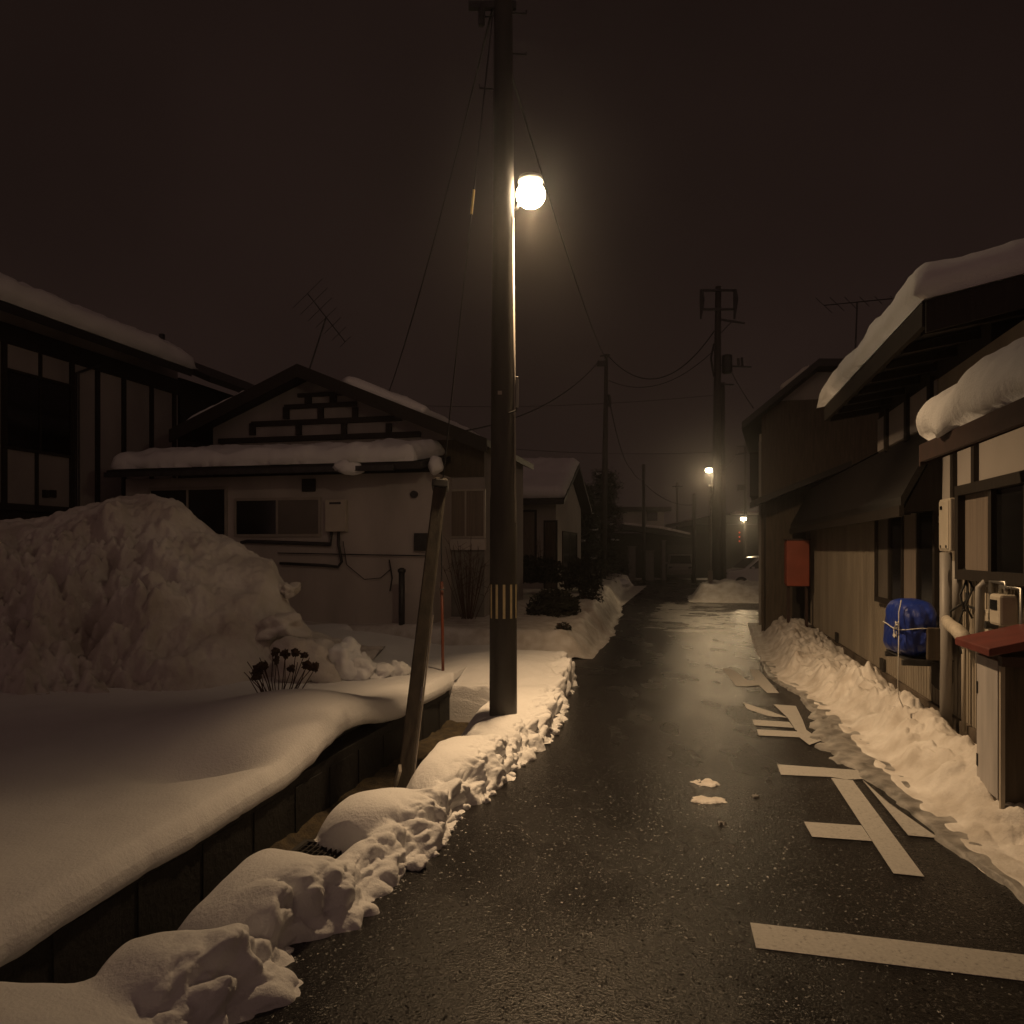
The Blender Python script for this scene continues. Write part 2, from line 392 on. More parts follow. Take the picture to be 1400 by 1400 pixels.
# crumbs along the foot of the left bank
k = 0
for i in range(46):
    t = 2.3+i*.19+random.uniform(-.07,.07); s = interp(EDGE, t)+random.uniform(-.06,.03); r = random.choice([.02,.022,.028,.035,.05])
    if t > 8.8: break
    b = MB(); b.blob(R(s, t, r*.5), r*1.15, r*1.2, r*.8, .4, 1.4, 3, i*3.1)
    tag(b.build('snow_lump', 'snow', smooth=True), 'small broken lump of snow at the road edge of the left bank', 'snow lump', 'snow lumps along the left bank')

REDGE = [(1.5,1.85)]+sorted((st(G(x,y))[1], st(G(x,y))[0]) for x, y in [(1400,1228),(1344,1186),(1307,1160),(1275,1128),(1222,1082),(1180,1035),(1140,993),(1098,954),(1052,925),(1036,890),(1022,850)])+[(20.5,1.25),(21.5,1.4)]
def bankR(u, v):
    t = 2.0+17.2*v
    e = interp(REDGE, t)+.03*nz(t*2.2, 17)+.02*nz(t*7, 19); r = 2.24
    s = e-.03+(r-e+.03)*(u**1.25)
    a = s-e; top = .34+.06*nz(t*.9, 31)+.08*sm(12, 16, t)-.13*sm(6.2, 4.5, t)
    end = sm(19.2, 18.2, t)
    low = .035*sm(-.03, .05, a)
    z = low+(top-low)*sm(.10+.05*nz(t*2, 5), .55, a)
    z -= .16*sm(.72, 1.0, u)*(1-.4*sm(11, 15, t))
    f = bil(s*3.2, t*2.2, 3)*.085+bil(s*8, t*7, 3)*.05+bil(s*19, t*17, 6)*.016+fbm(s*3, t*2, 8)*.05
    if 9 < t < 30: f *= 1.25
    z = (z+f*sm(0.05, .4, a))*end
    return R(s+.03*nz(s*6, t*6, 2)*sm(.1,.4,a), t, max(z, .006))
b = MB(); b.grid(90, 620, bankR)
tag(b.build('snow_bank', 'snow_dirty', smooth=True), 'long bright shovelled snow bank along the foot of the right house wall', 'snow bank')
# thin slush over the lettering
def patch(name, cx, cy, rx, ry, h, m, seed, n=40, rot=0.0):
    b = MB(); c = G(cx, cy); ca, sa = math.cos(rot), math.sin(rot)
    def fn(u, v):
        x = (2*u-1)*1.3; y = (2*v-1)*1.3; d = math.sqrt(x*x+y*y)+.55*fbm(x*1.6+seed, y*1.6, seed, 4)
        z = h*sm(1.0, .55, d)*(1+.5*nz(x*5, y*5, seed))
        return c+Vector(((x*rx)*ca-(y*ry)*sa, (x*rx)*sa+(y*ry)*ca, .002+z*1.0 if d < 1.0 else -.02))
    b.grid(n, n, fn); return b.build(name, m, smooth=True)
def apron(u, v):
    t = 3.2+9.2*v; e = interp(REDGE, t); wd = .05+.04*nz(t*1.7, 41)+.30*math.exp(-((t-7.4)/1.1)**2)+.04*nz(t*5, 43)
    s = e+.14-(wd+.16)*u; a = (s-(e-wd))/max(.05, wd)
    z = .004+.022*sm(-.05, .5, a)*(1+.8*nz(s*8, t*6, 4))-(.02 if a < .02 or nz(s*7, t*4.5, 7) < .02-.6*a else 0)
    return R(s, t, max(-.01, z+.006))
b = MB(); b.grid(36, 420, apron)
tag(b.build('slush', 'slush', smooth=True), 'thin grey slush spread from the right snow bank over the painted characters', 'slush')
for i, (x, y, rx, ry, lab) in enumerate([(968,1072,.10,.10,'largest snow clump lying on the bare road, far half of the pair'),(966,1095,.12,.10,'torn snow clump on the bare road just nearer than the largest'),
        (1033,1090,.025,.03,'tiny snow crumb on the road right of the torn clump'),(986,1127,.03,.03,'tiny snow crumb on the road below the torn clump')]):
    tag(patch('snow_clump', x, y, rx, ry, .013, 'slush' if i > 1 else 'snow_dirty', 1.7+i*2.3, 40), lab, 'snow clump')

# icy film added to brighten the far lamp's reflection on the road
def sheen_ice(u, v):
    t = 14.5+12.5*v; s = -1.35+2.5*u
    k = nz(s*.9, t*1.5, 3)+.5*nz(s*2.2, t*3.5, 8)+.25*nz(s*6, t*7, 2)
    m = sm(14.5, 18, t)*sm(27, 25, t)*sm(-1.35, -.7, s)*sm(1.15, .8, s)
    return R(s, t, .004+.010*max(-.6, min(1, (k+.12)*2.2))*m-.008*(1-m))
b = MB(); b.grid(90, 220, sheen_ice)
tag(b.build('slush', 'slush', smooth=True), 'streaky icy film added to strengthen the lamp reflection on the road at the far crossing under the slim lamp', 'slush')

# big ploughed pile
CONT = [(-9.5,1.7),(-7.0,2.05),(-6.6,2.1),(-6.0,2.13),(-5.6,2.22),(-5.2,2.33),(-4.9,2.40),(-4.5,2.40),(-4.2,2.33),(-3.9,2.12),(-3.55,1.92),(-3.25,1.72),(-3.0,1.62),(-2.88,1.35),(-2.75,.95),(-2.5,.62),(-2.2,.5),(-1.9,.35)]
def pile(u, v):
    X = -9.5+7.7*u; Y = 7.2+6.2*v
    top = interp(CONT, X*9.6/max(Y, 9.6)*1.0)
    base = .25
    front = 7.25+.25*nz(X*.9, 3)+.7*sm(-3.6, -2.4, X)
    k = sm(front, 9.9, Y)
    k = k**.8
    back = 1-sm(10.6, 13.2, Y)
    z = base-.25+(top-base+.25)*k*back
    rough = sm(-2.9, -4.6, X)*sm(front-.3, front+.5, Y)*(1-sm(8.7, 9.7, Y)*.92)+.25*sm(front, front+.4, Y)
    f = bil(X*1.0, Y*1.0, z*1.0)*.22+bil(X*2.4+3, Y*2.4, z*2.4)*.16+fbm(X*2.2, Y*2.2, z*2.2)*.10+bil(X*5.2, Y*5.2+2, z*5.2)*.11+bil(X*11, Y*11, z*11)*.06+bil(X*21, Y*21, z*21)*.025+fbm(X*1.2, Y*1.2, z)*.20
    # ploughed furrows running down to the right
    q = (X*.6-z*1.1); f += .10*nz(q*3.2, X*.4, 2)*sm(-5.5,-4.2,X)
    z += f*rough*.8*back
    return Vector((X+f*rough*.25, Y-f*rough*.55, z))
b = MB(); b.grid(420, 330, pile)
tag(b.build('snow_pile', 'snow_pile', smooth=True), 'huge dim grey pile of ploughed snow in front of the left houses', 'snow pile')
for i, (px, py, Y, rx, ry, rz, lab) in enumerate([(420,912,8.55,.34,.3,.30,'dark rounded snow boulder behind the dry flower stalks'),
        (470,905,8.7,.20,.2,.22,'pale snow block right of the dark snow boulder'),(494,915,8.75,.17,.2,.15,'angular lit snow chunk in the row behind the mound'),
        (520,922,8.8,.15,.18,.11,'flat lit snow chunk right of the angular one'),(545,918,8.9,.13,.15,.11,'small lit snow chunk beside the leaning post'),
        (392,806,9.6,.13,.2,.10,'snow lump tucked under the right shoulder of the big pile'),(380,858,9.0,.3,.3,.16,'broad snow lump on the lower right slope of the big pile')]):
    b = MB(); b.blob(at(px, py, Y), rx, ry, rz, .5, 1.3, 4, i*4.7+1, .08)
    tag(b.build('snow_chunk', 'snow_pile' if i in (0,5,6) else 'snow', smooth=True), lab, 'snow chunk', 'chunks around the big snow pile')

# yard snow beyond the side lane
def yard(u, v):
    t = 12.25+25*v
    e = -1.55-1.1*sm(14, 34, t)+.15*nz(t*.6, 3)+.06*nz(t*2.5, 5)
    s = -16+(e+16)*(u**.5)
    a = e-s; p = R(s, t)
    z = (.42+.16*sm(13.2,17,t)+.10*nz(p.x*.5, p.y*.5, 9))*sm(0, .5, a)*sm(12.25, 12.7, t+.12*nz(s*2,4))
    f = (.4-vor(s*3.2, t*2.4, 3))*.13+(.4-vor(s*8, t*7, 3))*.05
    z += f*sm(1.6, .2, a)*sm(0, .2, a)
    return R(s, t, max(z, .006))
b = MB(); b.grid(150, 300, yard)
tag(b.build('yard_snow', 'snow_dirty', smooth=True), kind='structure')
# bank round the far poles
def bank3(u, v):
    s = -.1+6*u; t = 26.3+4.2*v
    k = sm(0, .1, u)*sm(0, .3, v)*sm(1, .75, v)
    z = (.62+.12*nz(s*1.2, t*1.2, 4)+(.4-vor(s*2.5, t*2.5))*.2)*k
    return R(s+.15*nz(t, 2), t, max(z, .005))
b = MB(); b.grid(70, 60, bank3)
tag(b.build('snow_bank', 'snow_dirty', smooth=True), 'low dark snow bank at the foot of the far utility pole', 'snow bank')
b = MB(); b.blob(at(836,797,34), .9, 1.0, .22, .35, 1.5, 4, 3)
tag(b.build('snow_mound', 'snow', smooth=True), 'small bright snow heap beside the slim far pole', 'snow mound')

# ------------------------------------------------------------------ main utility pole, lamp, posts
px0, py0 = -.081, 7.1
b = MB(); prof = [(.128,-.3),(.127,.6),(.125,1.5),(.123,2.2),(.117,2.26),(.113,3.2),(.105,4.4),(.095,5.6),(.084,6.8),(.072,8.6),(.06,8.62)]
base = Vector((px0, py0, 0))
pole = thing('utility_pole', 'tall dark utility pole with yellow striped band, standing in the roadside snow', 'utility pole', base)
b.lathe(base, prof, 32).build('shaft', 'pole_concrete', pole, smooth=True)
def rad(z): return interp(prof_z, z)
prof_z = [(z, r) for r, z in prof]
for z in (3.30, 3.42, 3.14, 2.62, 1.62):
    b = MB(); r = rad(z)+.004; b.lathe(base, [(r-.01,z-.012),(r,z-.012),(r,z+.012),(r-.01,z+.012)], 32); b.build('band', 'steel', pole, smooth=False)
b = MB(); r = rad(2.2)+.008; b.lathe(base, [(r-.01,2.22),(r,2.22),(r,2.27),(r-.01,2.27)], 32); b.build('band', 'alu', pole)
b = MB(); r = rad(1.3)+.004; b.lathe(base, [(r-.01,1.11),(r,1.11),(r,1.45),(r-.01,1.45)], 32); wrap = b.build('striped_wrap', 'stripe_black', pole, smooth=True)
for k in range(12):
    a = math.radians(-176+k*30); r = rad(1.3)+.006
    b = MB(); vs = []
    for zz in (1.125, 1.435):
        for q in (-1, 0, 1):
            aa = a+q*math.radians(5.2); vs.append(base+Vector((math.cos(aa)*r, math.sin(aa)*r, zz)))
    b.add(vs, [(0,1,4,3),(1,2,5,4)]); b.build('stripe', 'stripe_yellow', wrap)
for z, a in ((3.0,-60),(3.45,120),(6.35,10),(6.7,170),(6.0,190),(6.72,5)):
    a = math.radians(a); d = Vector((math.cos(a), math.sin(a), 0)); b = MB(); b.tube([base+d*rad(z)+Vector((0,0,z)), base+d*(rad(z)+.13)+Vector((0,0,z)), base+d*(rad(z)+.13)+Vector((0,0,z+.03))], .009, 6); b.build('step_bolt', 'steel_dark', pole)
b = MB(); a0 = base+Vector((.10,-.05,0)); b.tube([a0+Vector((.008,0,2.0)), a0+Vector((.004,0,3.2)), a0+Vector((-.012,0,4.8))], .011, 8); b.build('conduit', 'pvc', pole, smooth=True)
b = MB(); b.box((px0+.128, py0-.05, 3.2), .012, .02, .14); b.build('cable_box', 'lamp_grey', pole, bevel=.004)
b = MB(); b.box((px0-.03, py0-.118, 3.30-.12), .018, .006, .016); b.build('number_tag', 'alu', pole)
b = MB(); b.bar(base+Vector((-.32,0,6.78)), base+Vector((.12,0,6.78)), .05, .06); b.tube([base+Vector((-.2,0,6.78)), base+Vector((-.2,0,6.6))], .03, 8); b.build('cross_arm', 'steel_dark', pole)
# lamp
LC = Vector((px0+.255, py0+.06, 5.06))
lamp = thing('street_lamp', 'glaring warm street lamp fixed to the tall pole beside the ditch', 'street lamp', LC-Vector((.15,0,.2)))
b = MB(); b.blob(LC, .135, .135, .12, 0, 1, 4); b.build('diffuser', 'lamp_face', lamp, smooth=True)
b = MB(); b.lathe(LC, [(.02,.185),(.07,.18),(.11,.16),(.12,.12),(.10,.118)], 20); b.build('hood', 'lamp_grey', lamp, smooth=True)
b = MB(); b.tube([base+Vector((.08,.03,4.9)), base+Vector((.13,.04,4.93)), base+Vector((.17,.05,5.05)), LC+Vector((-.03,0,.15))], .016, 8); b.build('arm', 'steel', lamp, smooth=True)
b = MB(); b.lathe(base, [(.10,4.86),(.112,4.86),(.112,4.92),(.10,4.92)], 24); b.build('clamp', 'steel', lamp)
def light(name, kind, loc, e, col, radius, aim=None, size=None, blend=1.0):
    l = bpy.data.lights.new(name, kind); l.energy = e; l.color = col; l.shadow_soft_size = radius
    o = bpy.data.objects.new(name, l); COL.objects.link(o); o.location = loc
    if kind == 'SPOT':
        l.spot_size = math.radians(size); l.spot_blend = blend
        o.rotation_euler = Vector(aim).to_track_quat('-Z', 'Y').to_euler()
    return o
LCOL = (1.0, .65, .34)
light('lamp_light', 'SPOT', LC+Vector((.01,0,-.16)), 1000, LCOL, .09, (.29,-.10,-.95), 99, 1.0)
light('lamp_light', 'SPOT', LC+Vector((.02,.02,-.16)), 620, LCOL, .09, (.47,.64,-.60), 74, 1.0)   # batwing lens: up the street
light('lamp_light', 'SPOT', LC+Vector((.01,-.02,-.16)), 260, LCOL, .09, (-.16,-.62,-.77), 66, 1.0)  # and down the street

# leaning stay post
pb, pt = G(549,1078,.02)-Vector((0,0,.15)), at(603,655,6.5)
post = thing('stay_post', 'weathered square post leaning over the ditch, tied to a guy wire', 'post', Vector((pb.x,pb.y,0)))
b = MB(); b.bar(pb, pt, .105, .075, Vector((0,1,0))); b.build('post_shaft', 'weathered_post', post, bevel=.012)
b = MB(); b.bar(pb.lerp(pt,.965)-Vector((.0,0,0)), pb.lerp(pt,.99), .135, .12, Vector((0,1,0))); b.build('clamp', 'steel_dark', post, bevel=.006)
b = MB(); b.tube([pb.lerp(pt,.30)+Vector((.055,-.06,0)), pb.lerp(pt,.34)+Vector((.055,-.07,0))], .012, 8); b.build('bolt', 'steel', post)
b = MB(); b.tube([pb.lerp(pt,.1)+Vector((.065,-.02,0)), pb.lerp(pt,.55)+Vector((.066,-.02,0))], .007, 6); b.build('cable_strip', 'alu', post)
b = MB(); b.blob(pt+Vector((0,.01,.07)), .066, .07, .10, .15, 1.5, 3, 5); pass
def sag(a, b_, s, n=24):
    return [a.lerp(b_, i/n)-Vector((0,0,s*4*(i/n)*(1-i/n))) for i in range(n+1)]
def wire(name, a, b_, s, r, label, cat='cable', group='overhead cables'):
    b = MB(); b.tube(sag(a, b_, s), r, 6); return tag(b.build(name, 'wire', smooth=True), label, cat, group)
gw = thing('guy_wire', 'taut guy wire with yellow guard, from pole top to the leaning post', 'guy wire', pt)
ga, gb = Vector((px0-.09, py0-.02, 6.75)), pt+Vector((.005,-.05,-.15))
b = MB(); b.tube([ga, gb], .006, 6); b.build('strand', 'wire', gw)
b = MB(); b.tube([ga.lerp(gb,.395), ga.lerp(gb,.445)], .011, 8); b.build('guard', 'yellow_guard', gw)
om = at(606,915,9.0)
mk = thing('marker_pole', 'slim orange snow marker pole behind the ditch', 'marker pole', om)
b = MB(); b.tube([om-Vector((0,0,.3)), at(604,795,9.0)], .018, 10); b.build('tube', 'orange', mk, smooth=True)
b = MB(); b.tube([at(604,795,9.0), at(603,690,9.0)], .008, 6); b.build('rod', 'steel_dark', mk)
b = MB(); b.tube([at(600,806,8.96), at(609,806,8.96)], .008, 6); b.build('clip', 'steel_dark', mk)
# board splinter at the post foot
b = MB(); b.bar(G(540,1075,.0), at(547,1050,5.35), .02, .05); tag(b.build('splinter', 'box_cream'), 'pale splinter of board at the foot of the leaning post', 'board')
# grating over the ditch
gr = thing('drain_grate', 'steel drain grate lying over the ditch between two snow lumps', 'grate', R(-1.95,3.85,.02))
b = MB(); 
for k in range(12): b.rbox(-2.20+k*.035, -2.193+k*.035, 3.73, 4.13, .005, .03)
for k in range(6): b.rbox(-2.20, -1.8, 3.74+k*.07, 3.746+k*.07, .010, .026)
b.build('bars', 'boards_black', gr)
b = MB(); b.rbox(-2.23,-2.2,3.70,4.16,0,.035); b.rbox(-1.8,-1.77,3.70,4.16,0,.035); b.rbox(-2.2,-1.8,3.70,3.73,0,.035); b.rbox(-2.2,-1.8,4.13,4.16,0,.035); b.build('frame', 'boards_black', gr)

# dry plants
def stalks(name, c, n, h, spread, label, heads=True, hr=.035, seed=1):
    rnd = random.Random(seed); o = thing(name, label, 'dry plant', c); b = MB()
    for i in range(n):
        a = rnd.uniform(0, 6.28); q = rnd.uniform(.2,1)*spread; p0 = c+Vector((math.cos(a)*q*.25, math.sin(a)*q*.25, -.1))
        p2 = c+Vector((math.cos(a)*q, math.sin(a)*q*.6, h*rnd.uniform(.55,1))); p1 = p0.lerp(p2,.5)+Vector((rnd.uniform(-.03,.03),0,rnd.uniform(0,.05)))
        b.tube([p0,p1,p2], [.006,.005,.004], 5)
        if heads and rnd.random() < .75:
            hd = MB(); hd.blob(p2+Vector((0,0,.01)), hr*rnd.uniform(.7,1.4), hr, hr*rnd.uniform(.6,1.2), .9, 2.2, 3, i*2.2); hd.build('seed_head', 'seedhead', o, smooth=True)
        elif not heads:
            for _ in range(3):
                k = rnd.uniform(.4,.95); pp = p0.lerp(p2,k); b.tube([pp, pp+Vector((rnd.uniform(-.15,.15),rnd.uniform(-.1,.1),rnd.uniform(.03,.15)))*h], [.004,.002], 4)
    b.build('stems', 'twig', o)
    return o
fx, fy = (380-CX)/F*7.2, 7.2; fz = ghh(*st(Vector((fx,fy,0))))
stalks('dry_flower', Vector((fx, fy, fz)), 24, .42, .42, 'dead hydrangea stalks with brown heads in front of the big pile', True, .034, 5)
stalks('bare_twig', at(474,972,6.9), 5, .11, .07, 'tiny bare twig poking through the lit snow mound', False, .02, 9)
stalks('bare_shrub', at(640,838,13.3), 34, 1.35, .55, 'leafless shrub against the middle house wall', False, .02, 12)
stalks('bare_shrub', at(740,768,21.5), 14, .9, .5, 'small leafless shrub before the snow roofed far house', False, .02, 14)
def leafy(name, c, rx, ry, rz, n, label, m='shrub_leaf', seed=1, size=.05, stem=True):
    rnd = random.Random(seed); o = thing(name, label, 'shrub', c); b = MB()
    for i in range(n):
        while True:
            p = Vector((rnd.uniform(-1,1), rnd.uniform(-1,1), rnd.uniform(-.1,1)))
            if p.length < 1 and fbm(p.x*2+seed, p.y*2, p.z*2, 3) > -.25: break
        q = c+Vector((p.x*rx, p.y*ry, p.z*rz)); d1 = Vector((rnd.gauss(0,1),rnd.gauss(0,1),rnd.gauss(0,.7))).normalized(); d2 = d1.orthogonal().normalized()*.4
        s = size*rnd.uniform(.6,1.5); b.add([q-d1*s, q+d2*s, q+d1*s, q-d2*s], [(0,1,2,3)])
    b.build('foliage', m, o)
    b = MB()
    for i in range(9):
        a = rnd.uniform(0,6.28); b.tube([c-Vector((0,0,.1)), c+Vector((math.cos(a)*rx*.7, math.sin(a)*ry*.7, rz*rnd.uniform(.4,.9)))], [.02,.006], 5)
    b.build('stems', 'twig', o)
    return o
leafy('shrub', at(757,838,15.2), .55, .4, .5, 2200, 'dark low shrub pressed down in the snow right of the pole', seed=4, size=.05)
leafy('shrub', at(725,792,19.5), 1.1, .8, .62, 2600, 'dark hedge shrub below the far house wall', seed=6, size=.06)
leafy('shrub', at(795,800,22), .6, .7, .8, 1700, 'tall dark shrub by the corner of the far house', seed=8, size=.07)
leafy('shrub', at(770,860,13.2), .14, .12, .12, 160, 'small dark tuft in the snow before the low shrub', seed=10, size=.03)
leafy('shrub', at(805,822,18.5), .35, .3, .45, 700, 'thin dark shrub at the snow edge near the road', seed=12, size=.04)

# ------------------------------------------------------------------ helper pieces for buildings
def rpoly(b, poly, plane, val, ext):        # polygon of (a,z) on plane s=val or t=val, extruded
    if plane == 't': b.prism([R(a, val, z) for a, z in poly], R(0, ext)-R(0, 0))
    else: b.prism([R(val, a, z) for a, z in poly], R(ext, 0)-R(0, 0))
    return b
def win(parent, plane, val, a0, a1, z0, z1, cells, fm='alu', fw=.05, out=-.03, name='window', bars=None):
    """window with frame, panes as sub-parts; out<0 sticks toward the street/camera."""
    b = MB(); lo, hi = sorted((a0, a1))
    def bx(p, q, zl, zh, o0, o1):
        if plane == 't': b.rbox(p, q, val+min(o0,o1), val+max(o0,o1), zl, zh)
        else: b.rbox(val+min(o0,o1), val+max(o0,o1), p, q, zl, zh)
    bx(lo-fw, hi+fw, z0-fw, z0, out, .02*0+.0); bx(lo-fw, hi+fw, z1, z1+fw, out, .0)
    bx(lo-fw, lo, z0, z1, out, 0); bx(hi, hi+fw, z0, z1, out, 0)
    n = len(cells)
    for k in range(1, n): 
        x = lo+(hi-lo)*k/n; bx(x-fw*.4, x+fw*.4, z0, z1, out*.8, 0)
    f = b.build(name, fm, parent)
    for k, c in enumerate(cells):
        b = MB(); p = lo+(hi-lo)*k/n; q = lo+(hi-lo)*(k+1)/n
        bx(p, q, z0, z1, out*.45, -.001); b.build('pane', c, f)
    return f
def ribs(b, plane, val, a0, a1, z0, z1, step, out):
    a = a0
    while a < a1:
        if plane == 't': b.rbox(a, a+step*.45, val-out, val, z0, z1)
        else: b.rbox(val-out, val, a, a+step*.45, z0, z1)
        a += step
def roof_snow(parent, fn, nu, nv, m='snow', name='roof_snow'):
    b = MB(); b.grid(nu, nv, fn); return b.build(name, m, parent, smooth=True)
def snow_slab(parent, c00, c10, c01, c11, th, seed, nu=50, nv=26, over=.06, m='snow', ragged=.05):
    """closed rounded snow slab on the quad c00-c10 (u) / c01-c11 (v)."""
    nrm = (c10-c00).cross(c01-c00).normalized()
    if nrm.z < 0: nrm = -nrm
    b = MB(); lu = (c10-c00).length; lv = (c01-c00).length
    def top(u, v):
        uu = -over/lu+u*(1+2*over/lu); vv = -over/lv+v*(1+2*over/lv)
        p = c00.lerp(c10, uu).lerp(c01.lerp(c11, uu), vv)
        d = min(u*lu, (1-u)*lu, v*lv, (1-v)*lv)
        e = math.sqrt(max(0, 1-(1-min(1, d/(th*.8)))**2))
        h = th*(.18+.82*e)*(1+.26*fbm(p.x*1.5+seed, p.y*1.5, seed, 4))
        j = ragged*fbm(p.x*3.5, p.y*3.5, p.z*3.5+seed, 4)*(1-e*.6)+ragged*.45*fbm(p.x*9, p.y*11, p.z*11+seed, 3)*(1-e)*(1 if d > .004 else .3)
        return p+nrm*h+Vector((0,0,j))+(c01-c00).normalized()*j*.3
    def bot(u, v):
        uu = 0+u; vv = 0+v
        p = c00.lerp(c10, uu).lerp(c01.lerp(c11, uu), vv)
        return p+nrm*.004
    b.grid(nu, nv, top); n0 = len(b.v); b.grid(nu, nv, bot)
    ring = [i for i in range(nu)]+[j*nu+nu-1 for j in range(1,nv)]+[(nv-1)*nu+i for i in range(nu-2,-1,-1)]+[j*nu for j in range(nv-2,0,-1)]
    for i, q in enumerate(ring):
        w = ring[(i+1) % len(ring)]; b.f.append((q, n0+q, n0+w, w))
    return b.build('roof_snow', m, parent, smooth=True)

# ------------------------------------------------------------------ left long house
SL = -12.0
L1 = thing('long_house', 'dark two storey panelled house with thick snow on its eave, far left', 'house', R(SL-2, 13))
tE = PS(243, 560, SL)[0]
t0 = 6.0
zE = PS(0, 440, SL)[1]; zb = PS(40, 690, SL)[1]
b = MB(); b.rbox(SL-6, SL, t0, tE, zb, zE+.3); b.build('upper_wall', 'plaster_grey', L1)
b = MB(); b.rbox(SL-6, SL-.05, t0, tE, -.1, zb-.003); b.build('lower_wall', 'boards_black', L1)
b = MB()
for px in (4, 97, 132, 168, 206, 237):
    t, _ = PS(px, 600, SL); b.rbox(SL, SL+.05, t-.05, t+.05, zb, zE)
b.rbox(SL, SL+.06, t0, tE, zb-.12, zb); b.rbox(SL, SL+.06, t0, tE, zE-.35, zE)
b.build('battens', 'boards_black', L1)
ta, za = PS(6, 508, SL); tb, zc = PS(96, 620, SL); zt = PS(50, 518, SL)[1]; zd = PS(50, 616, SL)[1]
win(L1, 's', SL, ta, tb, zd, zt, ['glass_dark','glass_dark'], 'boards_black', .05, .06)
tm = PS(54, 470, SL)[0]; b = MB(); b.rbox(SL, SL+.04, tm-.03, tm+.03, zt, zE); b.build('mullion', 'boards_black', L1); tm = PS(49, 650, SL)[0]; b = MB(); b.rbox(SL, SL+.04, tm-.03, tm+.03, zb, zd); b.build('mullion', 'boards_black', L1)
for px in (61, 71):
    t, z = PS(px, 675, SL); b = MB(); b.rbox(SL, SL+.05, t-.06, t+.06, z-.07, z+.07); b.build('vent', 'boards_black', L1)
b = MB(); t1, z1_ = PS(103, 510, SL); t2, z2_ = PS(134, 498, SL)
b.tube([R(SL+.06, t1, zb), R(SL+.06, t1, z1_), R(SL+.1, t2, z2_)], .035, 8); b.build('drainpipe', 'steel_dark', L1)
eS = SL+.75; zeave = PS(0, 424, eS)[1]; tEe = PS(262, 500, eS)[0]
b = MB(); b.prism([R(eS, t0, zeave), R(eS, t0, zeave+.16), R(SL-3.2, t0, zeave+1.7), R(SL-3.2, t0, zeave+1.5)], R(0, tEe-t0)-R(0,0)); b.build('roof', 'roof_metal', L1)
snow_slab(L1, R(eS, t0, zeave+.17), R(eS, tEe, zeave+.17), R(SL-3.0, t0, zeave+.17+1.5), R(SL-3.0, tEe-.2, zeave+.17+1.5), .36, 2.2, 90, 30, .10)
# dark annex behind
L2 = thing('annex_house', 'black unlit house with bare dark roof behind the panelled house', 'house', R(SL-2, 18))
b = MB(); b.rbox(SL-6, SL-.15, tE+.3, 22.5, -.1, zeave+.2); b.build('wall', 'boards_black', L2)
b = MB(); b.prism([R(eS-.1, tE+.3, zeave+.05), R(eS-.1, tE+.3, zeave+.2), R(SL-3.2, tE+.3, zeave+1.9), R(SL-3.2, tE+.3, zeave+1.7)], R(0, 24-tE)-R(0,0)); b.build('roof', 'roof_metal', L2)
b = MB(); b.rbox(SL-1.2, SL-1.1, 17, 17.1, zeave+.9, zeave+1.5); b.build('roof_post', 'steel_dark', L2)

# ------------------------------------------------------------------ middle house
TM = 13.2; TG = 14.3
def pm(px, py): return PT(px, py, TM)
def pg(px, py): return PT(px, py, TG)
MH = thing('gabled_house', 'low house with timber framed gable and snowy lean-to roof, left of the pole', 'house', R(-7, 16))
sL = pm(172, 700)[0]; sR = pm(592, 700)[0]; zev = pm(400, 650)[1]
b = MB(); b.rbox(sL, sR, TM, TG+.01, -.1, zev); b.build('lean_to_wall', 'wall_white', MH)
b = MB(); gl, gr_ = pg(262, 600)[0]+.5, pg(662, 607)[0]; zpk = pg(426, 516)[1]; spk = pg(426, 512)[0]; zge = pg(668, 612)[1]
gr2 = pg(668, 612)[0]; slope = (zpk-zge)/(gr2-spk)
gl2 = pg(262, 600)[0]
b.prism([R(gl, TG+.02, -.1), R(gr_, TG+.02, -.1), R(gr_, TG+.02, zpk-slope*(gr_-spk)), R(spk, TG+.02, zpk-.02), R(gl, TG+.02, zpk-slope*(spk-gl))], R(0, 3.5)-R(0,0)); b.build('gable_wall', 'plaster_grey', MH)
# roof
th = .13
for sgn, ss, nm in ((1, gr2+.12, 'r'), (-1, gl2-.1, 'l')):
    ze = zpk-slope*abs(ss-spk)
    b = MB(); b.prism([R(spk, TG-.55, zpk), R(ss, TG-.55, ze), R(ss, TG-.55, ze+th), R(spk, TG-.55, zpk+th)], R(0, 4.3)-R(0,0)); b.build('roof', 'roof_metal', MH)
    b = MB(); b.prism([R(spk, TG-.60, zpk-.12), R(ss, TG-.60, ze-.12), R(ss, TG-.60, ze+th+.01), R(spk, TG-.60, zpk+th+.01)], R(0, .05)-R(0,0)); b.build('bargeboard', 'wood_dark', MH)
def slopez(s): return zpk-slope*abs(s-spk)+th
s1, s2 = pg(482, 535)[0], pg(590, 575)[0]
snow_slab(MH, R(s1, TG-.5, slopez(s1)+.01), R(s2, TG-.5, slopez(s2)+.01), R(s1, TG+3.6, slopez(s1)+.01), R(s2, TG+3.6, slopez(s2)+.01), .16, 4.0, 40, 40, .02)
s1, s2 = pg(277, 588)[0], pg(352, 548)[0]
snow_slab(MH, R(s1, TG-.5, slopez(s1)+.01), R(s2, TG-.5, slopez(s2)+.01), R(s1, TG+3.6, slopez(s1)+.01), R(s2, TG+3.6, slopez(s2)+.01), .12, 6.0, 40, 40, .02)
